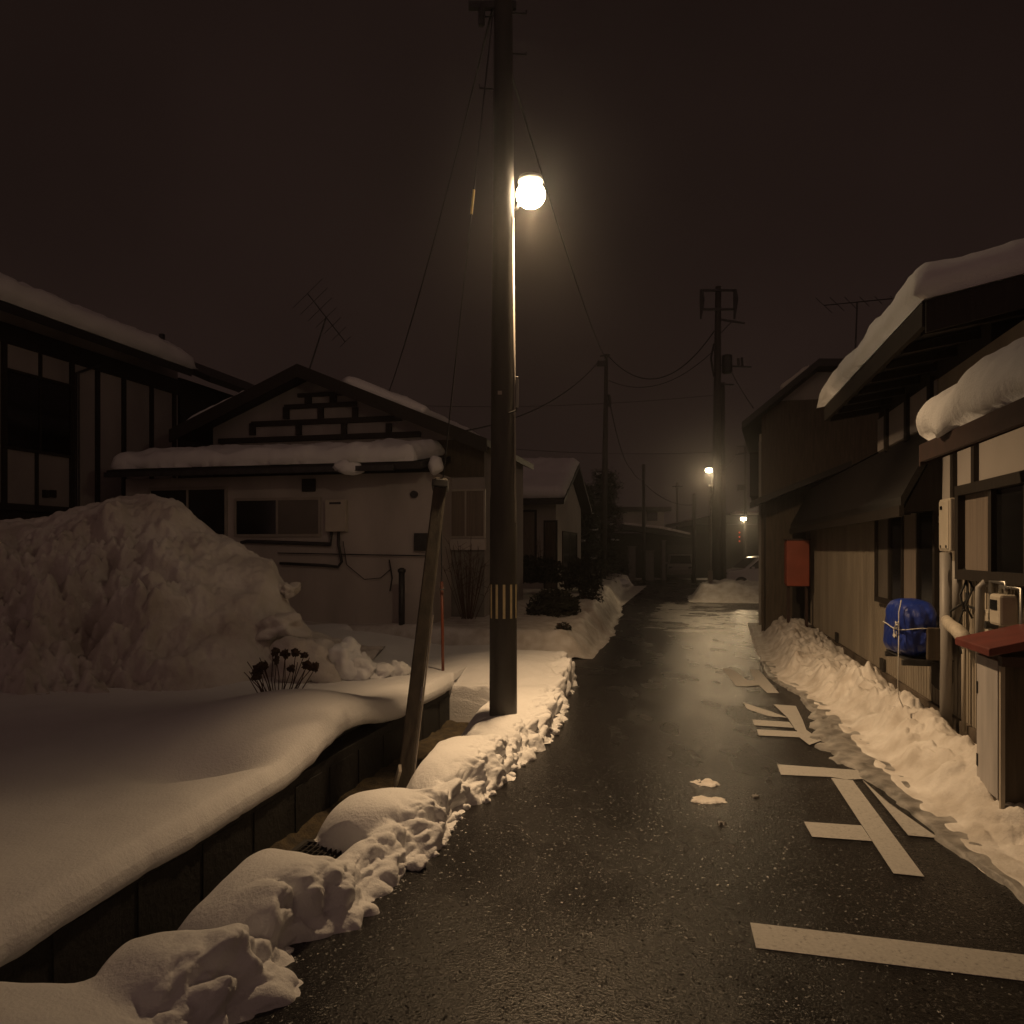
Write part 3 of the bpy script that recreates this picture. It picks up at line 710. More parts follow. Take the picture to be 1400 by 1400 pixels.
# timber frame
b = MB(); yb = TG
def hb(x0, x1, y0, y1):
    a = pg(x0, y1)[0]; c = pg(x1, y0)[0]; xm = (x0+x1)/2; b.rbox(a, c, yb-.05, yb+.02, pg(xm, y1)[1], pg(xm, y0)[1])
hb(390, 488, 551.5, 557.5); hb(345, 550, 572.5, 579.5); hb(300, 575, 595, 602)
for x in (422, 456): hb(x-4, x+4, 541, 552)
for x in (392, 439, 486): hb(x-3.5, x+3.5, 557, 573)
for x in (346, 409, 471, 532): hb(x-3.5, x+3.5, 579, 595)
hb(408, 470, 537, 542)
b.build('timber_frame', 'wood_dark', MH)
b = MB(); a, z0 = pg(300, 640); c, z1_ = pg(660, 600); b.rbox(gl+.02, gr_, yb-.02, yb+.015, z0-.3, z1_); b.build('plank_band', 'wood_board', MH)
# lean-to roof and snow
RL = .22
zl = zev+.02; zr = pm(400, 612)[1]
b = MB(); b.prism([R(sL-.15+RL, TM-.6, zl-.02), R(sL-.15+RL, TM-.6, zl+.10), R(sL-.15+RL, TG, zl+.40), R(sL-.15+RL, TG, zl+.28)], R(sR-sL-.08, 0)-R(0,0)); b.build('lean_to_roof', 'roof_metal', MH)
b = MB(); b.rbox(sL-.15+RL, sR-.5, TM-.68, TM-.6, zl-.04, zl+.05); b.build('gutter', 'steel_dark', MH)
snow_slab(MH, R(sL+.05+RL, TM-.62, zl+.11), R(sR-.16, TM-.62, zl+.11), R(sL+.05+RL, TG-.05, zl+.41), R(sR-.16, TG-.05, zl+.41), .31, 9.0, 130, 26, .05, ragged=.10)
sx, sz = pm(497, 648); b = MB(); b.blob(R(sx, TM-.62, zl+.03), .28, .1, .13, .3, 2, 3, 3); b.build('roof_snow', 'snow', MH, smooth=True)
sx, sz = pm(603, 638); b = MB(); b.blob(R(sx-.02, TM-.25, sz), .13, .16, .17, .2, 1.5, 3, 8); b.build('roof_snow', 'snow', MH, smooth=True)
# windows
def mwin(x0, y0, x1, y1, cells, fw=.05):
    a, zt = pm(x0, y0); c, zb_ = pm(x1, y1); return win(MH, 't', TM, a, c, zb_, zt, cells, 'alu', fw)
mwin(207, 671, 308, 742, ['glass_dark','glass_dark'], .06)
mwin(324, 685, 436, 730, ['glass_dark','frosted'], .05)
a, zt = pg(612, 672); c, zb_ = pg(661, 733)
win(MH, 't', TG+.02, a, c, zb_, zt, ['curtain','curtain'], 'alu', .04)
b = MB(); z0 = pg(600, 752)[1]; b.rbox(a-.1, c+.05, TG-.08, TG+.018, z0, zb_-.05); b.build('window_sill', 'wall_white', MH)
b = MB(); b.rbox(gl, gr_, TG-.012, TG+.018, -.1, z0-.003); b.build('plinth', 'block_grey', MH)
def wbox(name, x0, y0, x1, y1, d, m, par=MH, bev=.01):
    a, zt = pm(x0, y0); c, zb_ = pm(x1, y1); b = MB(); b.rbox(a, c, TM-d, TM-.001, zb_, zt); return b.build(name, m, par, bevel=bev)
wbox('vent', 414, 655, 432, 672, .05, 'boards_black')
wbox('meter_box', 448, 684, 476, 727, .12, 'box_cream'); wbox('meter_window', 454, 687, 470, 690, .125, 'glass_dark')
wbox('outlet_cover', 568, 729, 587, 753, .09, 'steel_dark')
s, z = pm(567, 676); b = MB(); b.tube([R(s, TM, z), R(s, TM-.07, z)], .065, 18); b.build('round_vent', 'steel_dark', MH)
b = MB(); t_ = TM-.06
def pth(l): return [R(pm(x, y)[0], t_, pm(x, y)[1]) for x, y in l]
b.tube(pth([(455,727),(454,744),(340,740),(332,742)]), .035, 8); b.build('pipe', 'steel_dark', MH, smooth=True)
b = MB(); b.tube(pth([(465,727),(465,745),(469,768),(464,775),(448,773),(385,770)]), .028, 8); b.build('pipe', 'steel_dark', MH, smooth=True)
b = MB(); b.tube(pth([(382,756),(590,760)]), .012, 6); b.tube(pth([(471,740),(476,772),(500,792),(522,790),(536,778)]), .008, 5); b.tube(pth([(534,765),(538,790),(535,808)]), .014, 5); b.build('cable_run', 'wire', MH)
b = MB(); s, z = pm(563, 835); b.tube([R(s, TM-.5, z-.3), R(s, TM-.5, pm(563,780)[1])], .055, 12); b.lathe(R(s, TM-.5, pm(563,780)[1]), [(.07,-.02),(.075,.03),(.03,.06)], 12)
tag(b.build('standpipe', 'steel_dark', smooth=True), 'short black standpipe rising from snow before the white lean-to wall', 'pipe')

def antenna(name, foot, mast, boom_dir, bl, n, tilt, label):
    o = thing(name, label, 'antenna', foot); top = foot+mast
    b = MB(); b.tube([foot, top], .018, 6); b.build('mast', 'steel_dark', o)
    d = Vector(boom_dir).normalized(); el = d.cross(Vector(tilt)).normalized()
    b = MB(); b.tube([top-d*bl/2, top+d*bl/2], .012, 6)
    for k in range(n):
        p = top-d*bl/2+d*bl*k/(n-1); w = .46-.30*k/(n-1); b.tube([p-el*w, p+el*w], .0065, 5)
    b.build('elements', 'steel_dark', o); return o
ft = at(421,505,16.6)
antenna('roof_antenna', ft-Vector((0,0,.1)), at(446,434,16.6)-ft+Vector((0,0,.1)), at(487,484,16.4)-at(427,407,16.8), 1.5, 7, (.15,1,.1), 'bent thin antenna tilting over the timber gable ridge')
o = bpy.data.objects['roof_antenna']
# ------------------------------------------------------------------ far house with snowy roof (left, beyond the shrub)
H2 = thing('snow_roofed_house', 'cream house with a smooth snow covered gable roof, right of the pole', 'house', R(-6, 25))
sg = -4.0; tf, tb_, tp = 22.4, 29.0, 25.6; z_e, z_p = 3.1, 4.5
b = MB(); b.prism([R(sg, tf+.6, -.1), R(sg, tb_-.6, -.1), R(sg, tb_-.6, 3.25), R(sg, tp, z_p-.08), R(sg, tf+.6, 3.25)], R(-9, 0)-R(0,0)); b.build('wall', 'plaster', H2)
for ta_, tb2 in ((tp, tf), (tp, tb_)):
    b = MB(); b.prism([R(sg+.35, ta_, z_p), R(sg+.35, tb2, z_e), R(sg+.35, tb2, z_e+.12), R(sg+.35, ta_, z_p+.12)], R(-9.5,0)-R(0,0)); b.build('roof', 'roof_metal', H2)
snow_slab(H2, R(sg-9, tf+.15, z_e+.2), R(sg+.3, tf+.15, z_e+.2), R(sg-9, tp, z_p+.13), R(sg+.3, tp, z_p+.13), .32, 3.0, 60, 20, .05)
a0, z0 = PT(705, 775, tf+.6); a1, z1_ = PT(731, 700, tf+.6)
win(H2, 't', tf+.6, a0-1.0, a1, .9, z1_, ['curtain','curtain'], 'wood_dark', .07)
a0, z0 = PT(746, 775, tf+.6); a1, z1_ = PT(762, 714, tf+.6)
d = win(H2, 't', tf+.6, a0, a1-.05, .3, z1_, ['wood_board'], 'wood_dark', .06, name='door')
win(H2, 's', sg, 24.2, 27.2, 1.0, 2.3, ['glass_dark','glass_dark'], 'wood_dark', .06, .04)
b = MB(); b.rbox(-12.4,-5.2, 30.5, 36, 0, 3.6); HB = thing('back_house', 'dark house whose snowy roof corner shows behind the snow roofed house', 'house', R(-9,33)); b.build('wall', 'boards_black', HB)
b = MB(); b.prism([R(-4.9, 30, 3.7), R(-12.6, 30, 3.7), R(-8.8, 30, 5.4)], R(0,6.5)-R(0,0)); b.build('roof', 'roof_metal', HB)
snow_slab(HB, R(-4.9,30,3.75), R(-4.9,36,3.75), R(-8.8,30,5.43), R(-8.8,36,5.43), .25, 5.0, 30, 20, .05)

# ------------------------------------------------------------------ right near house
SW = 2.25
RH = thing('street_house', 'old house with cream siding and heavy snow roof along the right of the road', 'house', R(SW+2, 10))
tEnd = 15.8
b = MB(); b.rbox(SW, SW+5, 3.0, 10.25, .30, 3.35); b.rbox(SW, SW+5, 10.25, tEnd, .30, 2.9); b.build('wall', 'siding_cream', RH)
b = MB(); b.prism([R(SW-.02, 10.26, 2.955), R(SW-.02, 10.26, 2.96), R(SW+4.5, 10.26, 4.0), R(SW+4.5, 10.26, 2.955)], R(0, tEnd-10.3)-R(0,0)); b.build('low_roof', 'roof_metal', RH)
b = MB(); ribs(b, 's', SW, 7.0, tEnd, .31, 2.2, .09, .006); b.build('siding_ribs', 'siding_cream', RH)
b = MB(); ribs(b, 's', SW-.0, 3.2, 6.95, .31, 1.95, .055, .014); b.build('siding_ribs', 'siding_pale', RH)
b = MB(); b.rbox(SW-.03, SW+5, 3.0, tEnd, -.2, .297); b.build('foundation', 'concrete_found', RH)
# plaster strip and posts
b = MB(); b.rbox(SW-.012, SW-.001, 4, 7.9, 2.06, 2.95); b.build('plaster_panel', 'plaster', RH)
b = MB(); b.rbox(SW-.02, SW-.013, 4, 7.5, 2.06, 2.17); b.build('plaster_rail', 'wall_white', RH)
for px in (1333, 1304): t, _ = PS(px, 640, SW-.03); b = MB(); b.rbox(SW-.05, SW-.0125, t-.035, t+.035, 1.95, 2.95); b.build('wall_post', 'wood_dark', RH)
b = MB(); b.rbox(SW-.045, SW-.0128, 4, 7.9, 2.0, 2.055); b.build('wall_rail', 'wood_dark', RH)
tU0, tU1 = PS(1277, 560, SW-.05)[0], PS(1185, 600, SW-.05)[0]
b = MB(); b.rbox(SW-.014, SW-.001, 7.9, 10.24, 2.96, 3.35); b.build('plaster_panel', 'plaster_grey', RH)
for px in (1212, 1240, 1272): t, _ = PS(px, 590, SW-.03); b = MB(); b.rbox(SW-.05, SW-.0145, t-.05, t+.05, 2.9, 3.4); b.build('wall_post', 'wood_dark', RH)
# pent roof A (far part)
b = MB(); b.prism([R(1.88, 7.7, 2.13), R(1.88, 7.7, 2.24), R(SW, 7.7, 2.95), R(SW, 7.7, 2.83)], R(0, tEnd-7.7)-R(0,0)); b.build('pent_roof', 'roof_metal', RH)
b = MB(); b.rbox(1.86, 1.9, 7.68, tEnd, 2.06, 2.16)
for k in range(17): b.prism([R(1.9, 7.75+k*.47, 2.10), R(SW, 7.75+k*.47, 2.12), R(SW, 7.75+k*.47, 2.8)], R(0,.06)-R(0,0))
b.build('rafters', 'wood_dark', RH)
# pent roof B with snow (near)
b = MB(); b.prism([R(1.58, 3, 2.37), R(1.58, 3, 2.47), R(SW, 3, 2.79), R(SW, 3, 2.67)], R(0, 2.82)-R(0,0)); b.build('pent_roof', 'wood_red', RH)
b = MB(); b.rbox(1.545, 1.578, 3, 5.83, 2.36, 2.48); b.prism([R(1.545, 5.825, 2.33), R(SW, 5.825, 2.61), R(SW, 5.825, 2.82), R(1.545, 5.825, 2.48)], R(0,.03)-R(0,0)); b.build('fascia', 'wood_red', RH)
snow_slab(RH, R(1.58, 3.0, 2.49), R(1.58, 5.75, 2.49), R(SW+.02, 3.0, 2.83), R(SW+.02, 5.83, 2.83), .25, 11.0, 200, 90, .04, 'snow', .05)
# main roof
tR0, tR1 = 6.1, 10.3; eS_, eZ = 1.65, 3.42
b = MB(); pr = .21
b.prism([R(eS_, tR0, eZ), R(eS_, tR0, eZ+.12), R(eS_+2.6, tR0, eZ+.12+2.6*pr), R(eS_+5.4, tR0, eZ), R(eS_+2.6, tR0, eZ+2.6*pr-.05)], R(0, tR1-tR0)-R(0,0)); b.build('roof', 'roof_metal', RH)
b = MB(); b.rbox(SW, SW+4, 6.6, tR1-.05, 3.351, 3.62); b.rbox(SW+.3, SW+4, 6.6, tR1-.2, 3.62, 3.75); b.build('upper_wall', 'boards_black', RH)
b = MB()
for k in range(8): t = tR0+.15+k*.56; b.prism([R(eS_+.03, t, eZ-.07), R(SW+.3, t, eZ-.07+.65*pr), R(SW+.3, t, eZ+.65*pr), R(eS_+.03, t, eZ)], R(0,.07)-R(0,0))
b.rbox(eS_-.02, eS_+.02, tR0, tR1, eZ-.05, eZ+.125); b.build('eave_rafters', 'wood_dark', RH)
b = MB(); b.prism([R(eS_, tR0-.03, eZ-.10), R(eS_, tR0-.03, eZ+.13), R(eS_+2.6, tR0-.03, eZ+.13+2.6*pr), R(eS_+2.6, tR0-.03, eZ-.10+2.6*pr)], R(0,.028)-R(0,0)); b.build('bargeboard', 'wood_dark', RH)
snow_slab(RH, R(eS_-.02, tR0-.05, eZ+.13), R(eS_-.02, tR1, eZ+.13), R(eS_+2.6, tR0-.05, eZ+.13+2.6*pr), R(eS_+2.6, tR1, eZ+.13+2.6*pr), .28, 14.0, 130, 50, .07, 'snow', .05)
# windows
t0_, z0_ = PS(1205, 822, SW); t1_, z1_ = PS(1287, 700, SW)
zt = PS(1240, 702, SW)[1]; zb_ = PS(1240, 824, SW)[1]
win(RH, 's', SW-.007, t1_+.03, t0_, zb_, zt, ['glass_dark','curtain','glass_dark','frosted'], 'wood_dark', .06, -.06)
t1_ = PS(1328, 790, SW)[0]; zt = PS(1360, 668, SW)[1]; zb_ = PS(1360, 786, SW)[1]
win(RH, 's', SW-.016, 5.1, t1_-.05, zb_+.03, zt-.02, ['glass_dark','glass_dark','curtain'], 'wood_dark', .08, -.10)
for px, py in ((1145, 877), (1208, 910)):
    t, z = PS(px, py, SW-.01); b = MB(); b.rbox(SW-.035, SW-.008, t-.09, t+.09, max(.31,z-.07), max(.31,z-.07)+.14); v_ = b.build('foundation_vent', 'boards_black', RH)
# pipes on the wall
def rt(b, l, r, n=10): return b.tube([R(*p) for p in l], r, n)
b = MB(); rt(b, [(2.13,7.27,1.73),(2.13,7.27,.05)], .048, 14); b.build('downpipe', 'pvc', RH, smooth=True)
b = MB(); rt(b, [(2.17,7.12,1.66),(2.17,7.12,1.15)], .036, 12); b.build('downpipe', 'pvc', RH, smooth=True)
b = MB(); rt(b, [(2.19,7.02,1.1),(2.19,7.02,.25)], .018, 8); b.build('thin_pipe', 'siding_pale', RH, smooth=True)
b = MB(); rt(b, [(2.16,7.45,1.16),(2.12,7.2,1.15),(2.05,6.9,1.14),(2.0,6.55,1.13),(2.0,6.44,1.10),(2.03,6.40,1.03)], [.035,.045,.05,.052,.055,.05], 12); b.build('lagged_pipe', 'lagging', RH, smooth=True)
b = MB(); rt(b, [(2.22,6.42,1.50),(2.14,6.42,1.50),(2.11,6.42,1.47),(2.11,6.42,.9)], .03, 12); b.build('bent_pipe', 'pvc', RH, smooth=True)
b = MB(); 
for k, (a, c) in enumerate([((2.2,7.05,1.68),(2.17,6.92,1.25)), ((2.18,6.98,1.6),(2.15,6.95,.9)), ((2.17,6.9,1.55),(2.2,6.85,1.2)), ((2.2,7.0,1.4),(2.12,7.1,1.17))]):
    A, B_ = R(*a), R(*c); b.tube([A, A.lerp(B_,.3)+Vector((.03,-.02,.0)), A.lerp(B_,.7)+Vector((-.03,.02,0)), B_], .009, 6)
b.build('loose_cables', 'wire', RH, smooth=True)
b = MB(); rt(b, [(2.21,7.0,1.29),(2.21,6.45,1.27)], .011, 8); b.build('thin_pipe', 'steel_dark', RH)
# meter box on the wall
MX = thing('meter_box', 'tall cream electric meter box on the wall above the grey pipes', 'meter box', R(2.2,7.27,1.74))
b = MB(); b.rbox(2.12, SW-.008, 7.13, 7.42, 1.74, 2.19); b.build('case', 'box_cream', MX, bevel=.01)
b = MB(); b.rbox(2.112, 2.119, 7.15, 7.40, 1.76, 2.17); cv = b.build('cover', 'box_cream', MX, bevel=.004)
b = MB(); b.rbox(2.106, 2.111, 7.31, 7.36, 2.10, 2.13); b.build('meter_window', 'glass_dark', cv)
b = MB(); b.tube([R(2.113,7.2,1.78), R(2.106,7.2,1.78)], .012, 8); b.tube([R(2.113,7.35,1.78), R(2.106,7.35,1.78)], .012, 8); b.build('screws', 'steel_dark', cv)
# gas meter
GM = thing('gas_meter', 'small gas meter with pipework under the dark framed right window', 'gas meter', R(2.15,6.05,1.1))
b = MB(); b.rbox(2.08, 2.2, 5.95, 6.15, 1.22, 1.44); b.build('case', 'box_cream', GM, bevel=.02)
b = MB(); b.rbox(2.074, 2.079, 5.99, 6.11, 1.33, 1.40); b.build('dial', 'glass_dark', GM)
b = MB(); rt(b, [(2.14,6.0,1.44),(2.14,6.0,1.52),(2.14,6.28,1.52),(2.14,6.28,1.0)], .017, 8); rt(b, [(2.14,6.1,1.44),(2.14,6.1,1.49),(2.16,5.8,1.49),(2.16,5.8,.9)], .017, 8); rt(b, [(2.14,6.05,1.22),(2.14,6.05,1.0)], .014, 8); b.build('pipework', 'steel', GM, smooth=True)
b = MB(); rt(b, [(2.10,6.28,1.2),(2.18,6.28,1.2)], .03, 8); b.build('valve', 'steel_dark', GM)
b = MB(); b.rbox(2.13, SW-.02, 6.28, 6.36, 1.12, 1.31); b.rbox(2.126,2.13,6.30,6.34,1.24,1.29); tag(b.build('switch_box', 'box_cream', bevel=.006), 'narrow pale switch box on ribbed siding beside the bent pipe', 'switch box')
# cabinet with red lid
CB = thing('storage_cabinet', 'narrow outdoor cabinet with sloping red lid at the right wall', 'cabinet', R(2.05,5.5,.12))
b = MB(); b.rbox(1.87, 2.2, 5.3, 5.71, .12, 1.10); b.build('body', 'wood_board', CB, bevel=.006)
b = MB(); b.rbox(1.852, 1.868, 5.33, 5.69, .20, 1.06); dr = b.build('door', 'box_white', CB, bevel=.004)
b = MB(); b.rbox(1.846, 1.852, 5.66, 5.68, .8, .88); b.rbox(1.846,1.852,5.66,5.68,.32,.40); b.build('hinge', 'steel_dark', dr)
b = MB(); b.rbox(1.85, 1.875, 5.275, 5.299, .14, 1.09); b.build('corner_strip', 'siding_pale', CB)
b = MB(); b.prism([R(1.76, 5.2, 1.10), R(1.76, 5.2, 1.15), R(2.22, 5.2, 1.27), R(2.22, 5.2, 1.21)], R(0,.62)-R(0,0)); b.build('lid', 'roof_red', CB, bevel=.008)
b = MB(); b.rbox(1.84, 2.2, 5.22, 5.28, 1.04, 1.10); b.build('lid_batten', 'wood_red', CB)
# tarp-wrapped unit
TB = thing('tarp_bundle', 'blue tarp tied with white cord around an outdoor unit on the wall', 'tarp bundle', R(1.95,7.65,.8))
bm = bmesh.new(); bmesh.ops.create_icosphere(bm, subdivisions=5, radius=1.0); b = MB(); vs = []
for v in bm.verts:
    p = v.co.copy(); e = 3.4; m = (abs(p.x)**e+abs(p.y)**e+abs(p.z)**e)**(1/e); p = p/m
    fl = 1+.22*sm(.2, -1, p.z)*(1 if p.y > 0 else .25)
    wr = .08*nz(p.x*2+3, p.y*3, p.z*1.2)+.05*bil(p.x*2.2, p.y*2.6, p.z*1.1)+.03*bil(p.x*5, p.y*6, p.z*2.2)
    wr += -.035*math.exp(-((p.z-.05)/.08)**2)
    k = 1+wr
    vs.append(R(1.95+.17*p.x*k*fl, 7.65+.36*p.y*k*fl, 1.05+.255*p.z+.02*nz(p.x*3, p.y*3, 2)*(p.z < -.8)))
b.add(vs, [tuple(v.index for v in f.verts) for f in bm.faces]); bm.free()
tp_ = b.build('tarp', 'tarp', TB, smooth=True)
b = MB(); ring = []
for k in range(41):
    a = 2*math.pi*k/40; x, y = math.cos(a), math.sin(a); e = 4.5; m = (abs(x)**e+abs(y)**e)**(1/e)
    ring.append(R(1.95+.182*x/m, 7.65+.378*y/m, 1.06+.012*math.sin(3*a)))
b.tube(ring, .005, 6)
b.tube([R(1.80,7.36,1.31),R(1.775,7.34,1.2),R(1.77,7.32,1.08),R(1.765,7.30,1.0)], .005, 6)
rnd = random.Random(3); pts = [R(1.76+rnd.uniform(-.01,.01), 7.33+rnd.uniform(-.07,.1), 1.0+rnd.uniform(-.03,.14)) for _ in range(11)]
sp = []
for i in range(len(pts)-1):
    for q in range(4): sp.append(pts[i].lerp(pts[i+1], q/4)+Vector((0,-.008*math.sin(q),.01*math.sin(q*1.7))))
b.tube(sp, .0045, 5)
b.tube([R(1.77,7.32,1.0),R(1.765,7.31,.85),R(1.76,7.30,.7),R(1.765,7.33,.55),R(1.78,7.36,.45),R(1.8,7.30,.38)], .0045, 6)
b.build('cord', 'rope', TB, smooth=True)
b = MB(); b.rbox(1.98, 2.14, 7.26, 7.30, .80, 1.08); b.build('unit_casing', 'wood_board', TB, bevel=.01)
b = MB(); b.rbox(1.80, 2.2, 7.32, 7.36, .74, .785); b.rbox(1.80, 2.2, 7.92, 7.96, .74, .785); b.rbox(1.82, 2.2, 7.3, 8.0, .785, .80); b.build('bracket', 'steel_dark', TB)
b = MB(); b.prism([R(2.02,7.28,.78), R(2.19,7.28,.78), R(2.19,7.28,.62), R(2.15,7.28,.50), R(2.145,7.28,.40), R(2.125,7.28,.52), R(2.05,7.28,.56), R(2.02,7.28,.60)], R(0,.008)-R(0,0)); b.build('torn_flap', 'boards_black', TB)
b = MB(); b.prism([R(1.768,7.42,.99), R(1.768,7.48,1.02), R(1.768,7.53,.98), R(1.768,7.47,.965)], R(.002,0)-R(0,0)); b.build('print', 'rope', tp_)
# hose cabinet
HC = thing('hose_cabinet', 'orange red cabinet on two legs against the house wall', 'hose cabinet', R(2.0,15.2,.2))
b = MB(); b.rbox(1.72, 2.12, 15.0, 15.3, 1.08, 1.93); b.build('case', 'box_red', HC, bevel=.015)
b = MB(); b.rbox(1.705, 1.718, 15.02, 15.28, 1.12, 1.89); b.build('door', 'box_red', HC, bevel=.006)
for s in (1.74, 2.06): b = MB(); b.rbox(s, s+.05, 15.12, 15.18, .1, 1.08); b.build('leg', 'wood_red', HC)
b = MB(); b.rbox(1.70, 2.14, 14.98, 15.32, 1.93, 1.96); b.build('top', 'wood_red', HC)

# ------------------------------------------------------------------ right two-storey house
R2 = thing('two_storey_house', 'dark narrow two storey house beyond the snow roofed street house', 'house', R(2.5,18))
tW = 16.5; RE = Vector((.345,1,0)).normalized()
b = MB(); sl = PT(1041, 640, tW)[0]
sp_, zp_ = PT(1120, 490, tW-.5); sc, zc_ = PT(1014, 577, tW-.5); 
def rz(s): return zp_+(zc_-zp_)*(s-sp_)/(sc-sp_) if s < sp_ else zp_-.06*(s-sp_)
b.prism([R(sl,tW,-.1), R(6,tW,-.1), R(6,tW,rz(6)-.1), R(sp_,tW,zp_-.12), R(sl,tW,rz(sl)-.12)], RE*6.5); b.build('wall', 'wood_board', R2)
b = MB(); s_, z_ = PT(1066, 548, tW); b.prism([R(s_,tW-.012,z_), R(6,tW-.012,z_), R(6,tW-.012,rz(6)-.14), R(sp_,tW-.012,zp_-.16), R(s_,tW-.012,rz(s_)-.16)], R(0,.01)-R(0,0)); b.build('gable_panel', 'plaster_grey', R2)
for p, q in (((sc,zc_),(sp_,zp_)), ((sp_,zp_),(6.2,rz(6.2)))):
    b = MB(); b.prism([R(p[0],tW-.5,p[1]-.14), R(q[0],tW-.5,q[1]-.14), R(q[0],tW-.5,q[1]), R(p[0],tW-.5,p[1])], RE*7.5); b.build('roof', 'roof_metal', R2)
s_a = PT(1072,525,tW-.5)[0]; s_b = PT(1108,497,tW-.5)[0]
snow_slab(R2, R(s_a,tW-.3,rz(s_a)+.01), R(s_b,tW-.3,rz(s_b)+.01), R(s_a,tW-.3,rz(s_a)+.01)+RE*6, R(s_b,tW-.3,rz(s_b)+.01)+RE*6, .10, 21.0, 20, 40, .02, 'snow_pile')
nR = Vector((RE.y,-RE.x,0)); c0 = R(sl,tW,0)
def rr2(a0,a1,o0,o1,z0,z1): return MB().hexa([c0+RE*a+nR*o+Vector((0,0,z)) for z in (z0,z1) for a,o in ((a0,o0),(a0,o1),(a1,o1),(a1,o0))])
rr2(1.6,3.2,-.28,-.002,2.95,3.95).build('bay', 'boards_black', R2)
wf = rr2(.45,.95,-.05,-.002,3.1,4.2).build('window', 'alu', R2); rr2(.5,.9,-.056,-.051,3.15,4.15).build('pane', 'frosted', wf)
b = MB(); b.tube([c0+RE*.2-nR*.03+Vector((0,0,.2)), c0+RE*.2-nR*.03+Vector((0,0,4.0))], .03, 8); b.build('downpipe', 'pvc', R2)
sa, za_ = PT(1030, 688, 15.5); sb, zb2 = PT(1150, 640, 15.5)
b = MB(); b.prism([R(sa,15.3,za_-.06), R(2.9,15.3,za_+(zb2-za_)*(2.9-sa)/(sb-sa)-.06), R(2.9,15.3,za_+(zb2-za_)*(2.9-sa)/(sb-sa)+.06), R(sa,15.3,za_+.06)], R(0,1.19)-R(0,0)); b.build('porch_roof', 'roof_metal', R2)
b = MB(); b.rbox(1.45, 2.24, 16.1, 16.49, -.1, 2.75); b.build('porch_wall', 'wood_board', R2)
b = MB(); b.rbox(1.95, 2.2, 16.085, 16.098, .2, 2.1); b.build('porch_door', 'boards_black', R2)
ft = at(1168,490,17)
antenna('roof_antenna', ft-Vector((0,0,.4)), at(1172,413,17)-ft+Vector((0,0,.4)), at(1213,408,16.5)-at(1133,416,17.4), 1.5, 6, (0,.2,1), 'straight antenna above the dark two storey house roof')

# ------------------------------------------------------------------ far poles, lamps, wires
def arm(b, c, px0_, px1_, py, Y, h=.08): b.bar(at(px0_,py,Y), at(px1_,py,Y), .08, h)
FP = at(980,805,29); FP.z = 0
P = thing('utility_pole', 'tallest far utility pole with cross arms and transformer, on the right', 'utility pole', FP)
b = MB(); b.tube([FP, at(980,600,29), at(982,392,29)], [.17,.155,.11], 14); b.build('shaft', 'pole_concrete', P, smooth=True)
for y in (397, 423): b = MB(); arm(b, FP, 958, 1006, y, 28.9); b.build('cross_arm', 'steel_dark', P)
b = MB(); b.bar(at(986,437,28.9), at(1018,442,28.9), .07, .07); b.bar(at(986,455,28.9), at(1000,440,28.9), .04, .04); b.build('side_arm', 'steel_dark', P)
b = MB()
for x in (959, 1005): b.tube([at(x,396,28.8), at(x+1,410,28.8), at(x,424,28.8), at(x-1,436,28.8)], [.06,.1,.06,.04], 6)
b.build('insulators', 'steel_dark', P)
b = MB(); c = at(994,498,28.9); b.lathe(c, [(.1,.36),(.19,.32),(.2,-.3),(.12,-.36)], 14); b.build('transformer', 'steel_dark', P, smooth=True)
b = MB(); b.bar(at(985,500,28.9), at(1027,502,28.9), .08, .06); b.tube([at(1010,502,28.9), at(1009,490,28.9)], .05, 6); b.tube([at(1015,502,28.9), at(1014,489,28.9)], .05, 6); b.build('switch_arm', 'steel_dark', P)
b = MB(); b.tube([at(976,470,28.8), at(972,490,28.8), at(976,515,28.8)], .04, 6); b.build('drop_loop', 'wire', P)
P = thing('utility_pole', 'shorter pole standing directly behind the tallest far pole', 'utility pole', at(989,800,31))
b = MB(); a = at(989,800,31); a.z = 0; b.tube([a, at(988,523,31)], [.13,.09], 12); b.build('shaft', 'pole_concrete', P, smooth=True)
b = MB(); b.bar(at(985,526,30.9), at(1003,526,30.9), .07, .07); b.build('cross_arm', 'steel_dark', P)
P = thing('utility_pole', 'slim dark pole with a small lamp head box at its top, beside the conifer', 'utility pole', at(824,800,32))
b = MB(); a = at(824,800,32); a.z = 0; b.tube([a, at(827,640,32), at(829,484,32)], [.14,.12,.07], 12); b.build('shaft', 'pole_concrete', P, smooth=True)
b = MB(); b.box(at(822,497,31.8), .17, .1, .1); b.tube([at(820,487,31.8), at(834,485,31.8)], .03, 6); b.build('head_box', 'steel_dark', P)
b = MB(); b.tube([at(832,540,31.8), at(834,550,31.8), at(833,556,31.8)], .07, 6); b.build('cable_joint', 'steel_dark', P)
for x, y0, y1, Y, lab, xa in ((880,635,790,44,'thin bare pole left of the far house roof',0),(926,660,716,60,'distant small pole with a short cross arm',7),(949,675,790,42,'thin pale pole in front of the far dark houses',0),(1019,605,780,48,'distant pole with cross arms between the far lamp and the house',12)):
    a = at(x,790,Y); a.z = 0
    P = thing('utility_pole', lab, 'utility pole', a)
    b = MB(); b.tube([a, at(x,y0,Y)], [.12,.09], 8); b.build('shaft', 'pole_concrete', P, smooth=True)
    if xa:
        b = MB(); b.bar(at(x-xa,y0+5,Y-.1), at(x+xa,y0+5,Y-.1), .08, .08)
        if xa > 8: b.bar(at(x-14,y0+17,Y-.1), at(x+2,y0+14,Y-.1), .1, .1); b.box(at(x-6,y0+62,Y-.1), .22, .15, .18)
        b.build('cross_arm', 'steel_dark', P)
